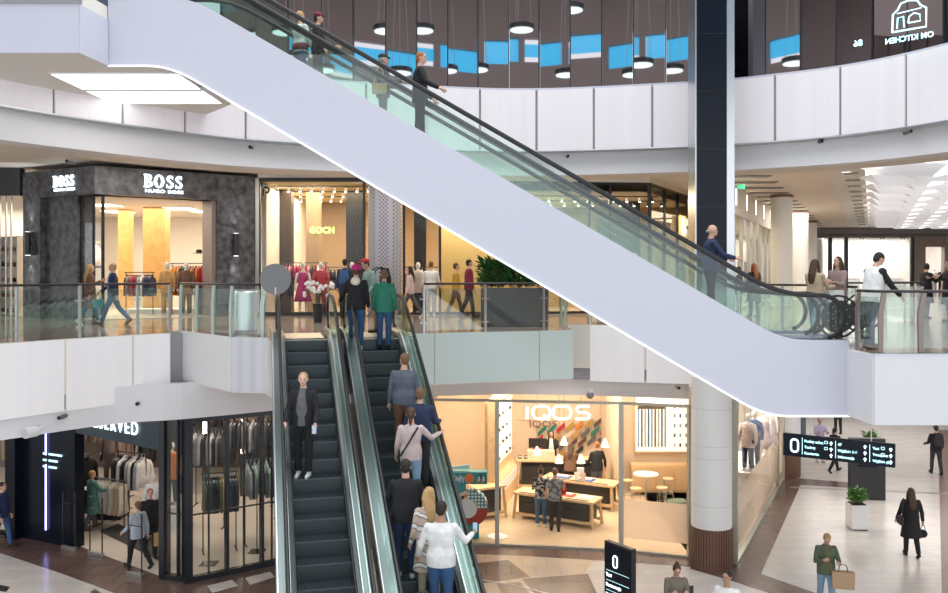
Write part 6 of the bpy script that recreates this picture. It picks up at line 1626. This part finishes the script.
def phone(label, hand, rz, col=None):
    return carried('mobile_phone', label, 'phone', hand+Vector((0,0,-.02)), rz, [('phone_body', lambda q: q.box(-.037,.037,-.004,.004,0,.15), col or m_dark), ('screen', lambda q: q.box(-.033,.033,-.0055,-.004,.008,.142), mat('phone_screen',(.3,.4,.5),.2,emit=.5))])
CAM, AWAY, RIGHT, LEFT = PI, 0.0, -PI/2, PI/2
SINK = Vector((0,0,0))

# ---- long escalator, upper half
r,h_,s = person('blond person in a white top and burgundy waist layer, uppermost on the long escalator', esc_pos('F',300,0), RIGHT+.9, 1.72, top=('sweater','white'), bottom=('trousers','blue'), hair=('short','blond'), arms=((20,10,40,10),(10,8,20,0)), near=True)
q = MB(); q.tube([(0,0,.88),(0,0,1.02)],[(.20,.145),(.19,.14)],18,up=(0,1,0)); q.build('waist_layer', cl('burgundy'), r, smooth=True)
r,h_,s = person('person in black with a dark cap behind the white-haired rider on the long escalator', esc_pos('F',318,0), RIGHT, 1.68, top=('jacket','black'), bottom=('trousers','black'), shoes='black', hair=('short','dark'), arms=((25,8,50,10),(10,8,20,0)))
wear_cap(r, s, 'burgundy')
r,h_,s = person('person in a dark jacket and cap with a tan bag, midway on the long escalator', esc_pos('F',383,0), RIGHT+.2, 1.73, top=('jacket','charcoal'), bottom=('trousers','black'), shoes='black', hair=('short','grey'), arms=((25,10,60,10),(30,8,60,0)))
wear_cap(r, s, 'charcoal')
shoulder_bag('tan shoulder bag carried by the capped rider on the long escalator', r, s, 'camel', 1, .85, -.1)
r,h_,s = person('man in a black jacket holding the handrail of the long escalator, red-brown hair', esc_pos('N',420,0), RIGHT+.15, 1.87, top=('jacket','black'), bottom=('trousers','black'), shoes='black', hair=('short','ginger'), arms=((15,18,35,0),(20,25,45,10)), head=(-20,5))
r,h_,s = person('bald man in a navy jacket near the lower end of the long escalator', esc_pos('N',711,0), RIGHT, 1.76, top=('jacket','navy'), bottom=('trousers','charcoal'), shoes='black', hair=('balding','grey'), arms=((35,10,40,0),(35,14,40,10)), head=(-5,5), bulk=1.08)
# ---- gallery, left
r,h_,s = person('woman with blond hair in a brown coat walking past the granite shop', G(90,324,L1), RIGHT+.7, 1.68, legs=((22,10),(-18,14)), top=('coat','brown'), bottom=('trousers','denim blue'), shoes='white', hair=('long','blond'), arms=((30,10,90,20),(-15,8,10,0)))
shoulder_bag('brown shoulder bag of the woman in the brown coat', r, s, 'brown', -1)
r,h_,s = person('person in a dark jacket over a pale blue shirt striding past the granite shop', G(113,325,L1), LEFT+.5, 1.72, legs=((24,6),(-22,18)), top=('jacket','navy'), inner='light denim', bottom=('trousers','denim blue'), shoes='brown', hair=('short','blond'), arms=((-15,8,15,0),(20,8,30,0)))
paper_bag('small teal bag held by the person in the dark jacket', h_[1], .3, .26,.24,.1,(.05,.30,.32))
# ---- top of the crowded escalator
r,h_,s = person('woman in a magenta beanie, black jacket and jeans stepping off the right dark escalator', esc_pos('R',357,349), AWAY, 1.80, legs=((8,4),(-6,4)), top=('jacket','black'), bottom=('trousers','blue'), shoes='white', hair=('bob','brown'), arms=((20,22,35,-10),(8,8,12,0)))
wear_cap(r, s, 'magenta', beanie=True)
q = MB(); q.ell((0,-.11*s,1.42*s),(.10*s,.06*s,.09*s),14,8); q.build('hood', cl('cream'), r, smooth=True)
r,h_,s = person('boy in a green hoodie and jeans at the top of the right dark escalator', esc_pos('R',384,350), AWAY, 1.70, top=('hoodie','green'), bottom=('trousers','blue'), shoes='black', hair=('short','light brown'), arms=((4,10,10,0),(4,10,10,0)))
r,h_,s = person('person in a red cap and pale teal jacket bending sideways at the escalator head', XD(376,20.2,L1), LEFT+.6, 1.78, lean=22, top=('jacket','sage'), bottom=('trousers','camel'), shoes='brown', hair=('short','brown'), arms=((25,10,40,0),(30,10,60,10)), head=(10,15))
wear_cap(r, s, 'red'); backpack('black backpack on the person in the red cap', r, s, 'black', 0, 1.08)
r,h_,s = person('person with a navy backpack looking into the gold shop window', XD(345,26.5,L1), AWAY, 1.84, top=('jacket','navy'), bottom=('trousers','charcoal'), shoes='black', hair=('short','dark'), near=False)
backpack('navy backpack worn in front of the gold shop window', r, s, 'blue', 0)
# ---- gallery, centre
r,h_,s = person('person in a white shirt with back turned, by the window left of the ochre wall', XD(431,27.3,L1), AWAY, 1.78, top=('sweater','white'), bottom=('trousers','light grey'), shoes='white', hair=('short','light brown'), near=False, arms=((10,14,30,0),(10,14,30,0)))
r,h_,s = person('person in a pale pink top walking left by the perforated column', XD(410,26.6,L1), LEFT, 1.66, legs=((24,8),(-22,16)), top=('jacket','pale pink'), bottom=('trousers','grey'), shoes='white', hair=('long','dark'), near=False)
r,h_,s = person('tall person in a red jacket and dark trousers walking before the ochre wall', XD(469,26.5,L1), RIGHT+.2, 1.84, legs=((14,6),(-14,12)), top=('jacket','burgundy'), bottom=('trousers','black'), shoes='black', hair=('short','dark'), near=False)
r,h_,s = person('person in a mustard jacket walking before the ochre wall', XD(456,27.2,L1), RIGHT, 1.74, legs=((16,6),(-16,12)), top=('jacket','mustard'), bottom=('trousers','brown'), shoes='brown', hair=('short','brown'), near=False)
# ---- gallery, right
r,h_,s = person('blond person in a dark coat in the corridor beyond the bald rider', XD(754,27.2,L1), AWAY+.3, 1.72, top=('coat','black'), bottom=('trousers','black'), shoes='black', hair=('long','ginger'), near=False)
r,h_,s = person('dark-haired person in black in the corridor left of the blond one', XD(739,26.2,L1), RIGHT, 1.60, top=('jacket','black'), bottom=('trousers','charcoal'), shoes='black', hair=('bob','dark'), near=False)
r,h_,s = person('long-haired woman in a beige jacket and pale jeans at the foot of the long escalators', XD(815,18.0,L1), RIGHT+.6, 1.70, legs=((10,4),(-10,8)), top=('jacket','beige'), bottom=('trousers','light denim'), shoes='white', hair=('long','brown'), arms=((25,10,70,10),(25,10,70,15)))
paper_bag('white bag held by the woman in the beige jacket', h_[1]+Vector((0,0,.05)), .2, .36,.3,.14,(.75,.74,.73))
r,h_,s = person('brown-haired woman in a taupe jacket beside the round newels', XD(838,18.6,L1), LEFT+.5, 1.76, top=('jacket','taupe'), bottom=('trousers','charcoal'), shoes='black', hair=('long','brown'), arms=((25,8,80,20),(10,8,30,10)))
r,h_,s = person('man in a white padded vest with dark sleeves leaning on the railing at the right', XD(872,15.75,L1), RIGHT+.25, 1.80, lean=8, legs=((6,2),(-12,4)), top=('vest','light grey'), inner='black', bottom=('trousers','grey'), shoes='brown', hair=('short','dark'), arms=((25,10,20,0),(38,12,12,0)), head=(-10,22))
for v in [o for o in r.children if o.name.startswith('vest')]: v.data.materials[0] = cl('white')
r,h_,s = person('woman in a black coat looking at her phone in the corridor at the right', XD(926,26.3,L1), RIGHT+.4, 1.70, top=('coat','black'), bottom=('trousers','grey'), shoes='charcoal', hair=('bob','dark'), arms=((35,10,95,20),(35,10,95,20)), head=(0,10), near=False)
r,h_,s = person('person in a black coat at the right edge facing the woman with the phone', XD(949,24.5,L1), LEFT, 1.76, top=('coat','black'), bottom=('trousers','black'), shoes='black', hair=('short','dark'), arms=((45,10,60,10),(45,10,60,10)), near=False)
# ---- left dark escalator
r,h_,s = person('blond woman in an open black leather jacket and grey jumper riding down the left escalator', esc_pos('L',304,474), CAM-.05, 1.78, legs=((2,0),(-2,2)), top=('jacket','black'), inner='grey', bottom=('trousers','black'), shoes='white', hair=('short','blond'), skin='pale', arms=((10,14,28,8),(12,14,32,8)), head=(8,2))
r_ = phone('pink phone in the hand of the blond woman on the left escalator', h_[0]+Vector((0,-.03,-.06)), .3, cl('pink'))
# ---- right dark escalator
r,h_,s = person('man in a blue-grey jumper and brown trousers riding up, next below the green hoodie', esc_pos('R',404,446), AWAY, 1.80, top=('sweater',cloth('slate',(.10,.115,.15))), bottom=('trousers','brown'), shoes='brown', hair=('short','light brown'), arms=((2,10,10,0),(2,10,10,0)), bulk=1.06, head=(30,0))
r,h_,s = person('person in a navy jacket riding up, half hidden by the pale pink jumper', esc_pos('R',420,492), AWAY, 1.74, top=('jacket','navy'), bottom=('trousers','charcoal'), shoes='black', hair=('short','light brown'), arms=((5,10,20,0),(25,14,60,-10)))
r,h_,s = person('woman in a pale pink cable-knit jumper with a black cross strap riding up', esc_pos('R',411,508), AWAY, 1.70, top=('sweater',cloth('pale_pink_knit',(.55,.44,.42))), bottom=('trousers','light denim'), shoes='white', hair=('pony','brown'), arms=((5,12,25,0),(35,35,70,-20)))
q = MB(); q.tube([Vector(v)*s for v in ((.13,-.10,1.43),(.05,-.145,1.3),(-.06,-.15,1.12),(-.15,-.14,.98),(-.19,-.03,.92))],.014,6); q.build('cross_strap', cl('black'), r)
r,h_,s = person('man in a black jacket and black trousers with white soles riding up, hair dark', esc_pos('R',406,562), AWAY, 1.80, legs=((2,0),(-3,3)), top=('jacket','black'), bottom=('trousers','navy'), shoes='light grey', hair=('short','dark'), arms=((25,16,60,20),(10,12,30,10)), bulk=1.05)
def striped_mat():
    if 'striped_knit' in MATS: return MATS['striped_knit']
    m = bpy.data.materials.new('striped_knit'); m.use_nodes = True; nt = m.node_tree; b = nt.nodes['Principled BSDF']; b.inputs['Roughness'].default_value = .9
    tc = nt.nodes.new('ShaderNodeTexCoord'); wv = nt.nodes.new('ShaderNodeTexWave'); wv.bands_direction = 'DIAGONAL'; wv.inputs['Scale'].default_value = 3.2
    r = nt.nodes.new('ShaderNodeValToRGB'); r.color_ramp.interpolation = 'CONSTANT'; r.color_ramp.elements[0].color = (.55,.42,.34,1); r.color_ramp.elements[1].position = .62; r.color_ramp.elements[1].color = (.02,.02,.022,1)
    e = r.color_ramp.elements.new(.8); e.color = (.75,.72,.68,1)
    nt.links.new(tc.outputs['Object'], wv.inputs['Vector']); nt.links.new(wv.outputs['Fac'], r.inputs['Fac']); nt.links.new(r.outputs[0], b.inputs['Base Color'])
    MATS['striped_knit'] = m; return m
def pattern_mat(name, c1, c2, scale=12):
    if name in MATS: return MATS[name]
    m = mat(name, c1, .9); nt = m.node_tree; b = nt.nodes['Principled BSDF']; tc = nt.nodes.new('ShaderNodeTexCoord'); n = nt.nodes.new('ShaderNodeTexNoise'); n.inputs['Scale'].default_value = scale
    r = nt.nodes.new('ShaderNodeValToRGB'); r.color_ramp.elements[0].position = .47; r.color_ramp.elements[0].color = (*c1,1); r.color_ramp.elements[1].position = .53; r.color_ramp.elements[1].color = (*c2,1)
    nt.links.new(tc.outputs['Object'], n.inputs['Vector']); nt.links.new(n.outputs['Fac'], r.inputs['Fac']); nt.links.new(r.outputs[0], b.inputs['Base Color']); return m
r,h_,s = person('woman with long blond hair in a striped beige and black cardigan riding up', esc_pos('R',429,604), AWAY+.4, 1.68, top=('coat',striped_mat()), bottom=('trousers','beige'), shoes='white', hair=('long','blond'), arms=((5,10,20,0),(8,10,20,0)), head=(-50,12))
r,h_,s = person('man in a white jumper and jeans holding a phone, low on the right escalator', esc_pos('R',441,632), AWAY-.05, 1.80, top=('sweater','white'), bottom=('trousers','blue'), shoes='white', hair=('short','dark'), skin='tan', arms=((8,20,25,0),(25,30,75,-5)), bulk=1.08, head=(-15,8))
phone('black phone held by the man in the white jumper', h_[1], 0)
r,h_,s = person('dark-haired person in a dusty pink top, lowest on the right escalator', esc_pos('R',424,712), AWAY, 1.68, top=('sweater','pale pink'), bottom=('trousers','black'), hair=('short','dark'))
r,h_,s = person('person in a white cap at the bottom edge, right of the escalator', XD(473,15.9,0), AWAY-.3, 1.70, top=('jacket','taupe'), bottom=('trousers','black'), hair=('bob','ginger'))
wear_cap(r, s, 'white')
# ---- ground floor, right
r,h_,s = person('woman with a top bun in a khaki ribbed jumper looking down, at the bottom edge', XD(676,16.3,0), CAM, 1.68, top=('sweater',cloth('khaki_knit',(.20,.17,.13))), bottom=('trousers','charcoal'), hair=('bun','brown'), arms=((25,10,95,25),(25,10,95,25)), head=(0,30))
phone('phone in the hands of the woman with the top bun', h_[0]+Vector((.08,0,0)), PI)
r,h_,s = person('dark-haired man in a white t-shirt at the bottom edge, right of the bun', XD(727,15.6,0), CAM-.5, 1.78, legs=((10,4),(-10,8)), top=('tshirt','white'), bottom=('trousers','navy'), hair=('short','dark'), skin='tan', head=(-10,5))
r,h_,s = person('blond woman in an olive jacket and jeans carrying a tan bag, head bowed', XD(826,18.2,0), CAM-.1, 1.70, legs=((12,4),(-8,6)), top=('jacket',cloth('olive_green',(.10,.13,.08))), inner='olive', bottom=('trousers','light denim'), shoes='brown', hair=('short','blond'), arms=((20,14,80,30),(15,14,100,40)), head=(0,35))
p = root_pt(r, Vector((-.30,.12,.98))*s); paper_bag('large tan paper bag carried on the arm of the woman in the olive jacket', p+Vector((.0,-.05,.10)), -.25, .46,.36,.15,(.50,.33,.19))
r,h_,s = person('long-haired woman in a long black coat walking away on the pale tiles', G(911,556), AWAY-.15, 1.74, legs=((6,2),(-10,16)), top=('coat','black'), bottom=('trousers','black'), shoes='black', hair=('long','brown'), arms=((8,16,20,0),(4,18,12,0)))
shoulder_bag('charcoal shoulder bag on the left side of the woman in the long black coat', r, s, 'charcoal', -1, .82)
carried('handbag','small black round handbag in the right hand of the woman in the long black coat','handbag', h_[1]-Vector((0,0,.34)), 0, [('bag_body', lambda q: q.tube([(0,-.04,.1),(0,.04,.1)],.10,16), cl('black')),('handle', lambda q: q.tube([(-.06,0,.18),(-.03,0,.3),(0,0,.34),(.03,0,.3),(.06,0,.18)],.008,6), cl('black'))])
r,h_,s = person('man in black with a backpack walking away near the right edge of the ground floor', G(936,474), AWAY-.1, 1.76, legs=((12,6),(-10,10)), top=('jacket','black'), bottom=('trousers','charcoal'), shoes='black', hair=('short','dark'), arms=((10,14,60,0),(10,14,20,0)))
backpack('black backpack on the man walking away near the right edge', r, s, 'charcoal', 0)
r,h_,s = person('person in black striding behind the hanging direction sign', G(835,472), RIGHT+.5, 1.66, legs=((24,10),(-22,18)), top=('jacket','black'), bottom=('trousers','black'), shoes='black', hair=('pony','dark'), arms=((-15,8,20,0),(20,8,20,0)), near=False)
r,h_,s = person('woman in a lilac dress partly hidden behind the hanging direction sign', G(820,462), CAM, 1.70, top=('dress','lilac'), bottom=None, shoes='pale pink', hair=('bob','grey'), arms=((20,14,90,20),(20,14,90,20)), near=False)
r,h_,s = person('person in dark clothes at the far end, mostly hidden by the perforated landing box', G(838,434), AWAY, 1.70, top=('jacket','black'), bottom=('trousers','black'), shoes='black', near=False)
# ---- glass shop with wooden counters
r,h_,s = person('woman in a black and white patterned top and jeans at the front wooden counter', G(541,527)+Vector((0,.05,0)), AWAY+.1, 1.68, top=('sweater',pattern_mat('dotted_knit',(.02,.02,.02),(.5,.48,.45))), bottom=('trousers','denim blue'), shoes='white', hair=('bun','brown'), arms=((15,8,60,10),(25,8,70,10)))
shoulder_bag('pale beige bag on the woman at the front wooden counter', r, s, 'beige', 1, .86)
r,h_,s = person('man in a grey marbled t-shirt and dark trousers at the front wooden counter', G(555,531), AWAY-.1, 1.76, top=('tshirt',pattern_mat('marble_tee',(.12,.12,.13),(.35,.35,.37),9)), bottom=('trousers','charcoal'), shoes='black', hair=('short','light brown'), arms=((8,12,30,0),(25,12,70,10)))
carried('jacket_over_arm','red jacket carried over the arm of the man in the marbled t-shirt','jacket', h_[1]-Vector((0.02,0,.28)), 0, [('cloth', lambda q: q.loft([[(-.09,-.04,0),(.10,-.05,.02),(.10,.05,0),(-.09,.04,.02)],[(-.12,-.06,.2),(.12,-.06,.2),(.12,.06,.2),(-.12,.06,.2)],[(-.08,-.04,.33),(.08,-.04,.33),(.08,.04,.33),(-.08,.04,.33)]]), cl('red'))])
r,h_,s = person('shop assistant with long dark hair in a black blazer behind the rear counter', XD(551,29.6,0), CAM, 1.74, top=('jacket','black'), inner='white', bottom=('trousers','black'), shoes='black', hair=('long','brown'), arms=((25,10,70,10),(25,10,70,10)), head=(0,12))
r,h_,s = person('customer in a black jacket and grey trousers at the right end of the rear counter', XD(597,27.45,0), AWAY+.4, 1.78, top=('jacket','black'), bottom=('trousers','grey'), shoes='black', hair=('short','ginger'), arms=((20,10,60,0),(5,25,15,0)), bulk=1.05)
r,h_,s = person('customer in dark brown leaning over the rear counter', XD(570,27.5,0), AWAY-.3, 1.70, lean=14, top=('jacket','brown'), bottom=('trousers','black'), shoes='black', hair=('long','brown'), arms=((40,10,50,0),(35,10,50,0)))
paper_bag('small orange bag hanging beside the rear counter', XD(580,27.6,1.0)+Vector((0,-.1,.08)), 0, .24,.24,.1,(.75,.22,.05))
# ---- clothes shop at lower left
r,h_,s = person('woman in a sea-green sleeveless coat browsing the cream rail in the clothes shop', G(92,529), RIGHT+.9, 1.66, legs=((12,6),(-14,8)), top=('coat',cloth('sea_green',(.10,.25,.22))), bottom=('trousers','grey'), shoes='brown', hair=('short','blond'), arms=((45,10,40,0),(35,10,50,0)))
r,h_,s = person('youth in a pale blue and navy hooded top walking out of the clothes shop', G(138,568), RIGHT+2.6, 1.66, legs=((20,8),(-18,20)), top=('hoodie',cloth('pale_blue',(.40,.46,.52))), bottom=('trousers','black'), shoes='black', hair=('short','light brown'), arms=((20,8,30,0),(-15,8,15,0)))
r,h_,s = person('adult in black with a brown paper bag behind the youth leaving the shop', G(150,557), CAM+.5, 1.74, legs=((8,4),(-8,6)), top=('jacket','black'), bottom=('trousers','black'), shoes='black', hair=('short','ginger'), arms=((5,8,10,0),(5,8,15,0)))
paper_bag('brown paper bag carried out of the clothes shop', h_[0], .3, .34,.34,.14,(.55,.33,.15))
r,h_,s = person('person in a navy top and jeans at the left edge on the ground floor', G(2,548), RIGHT, 1.74, legs=((14,4),(-12,10)), top=('jacket','navy'), bottom=('trousers','blue'), shoes='black', hair=('short','dark'))
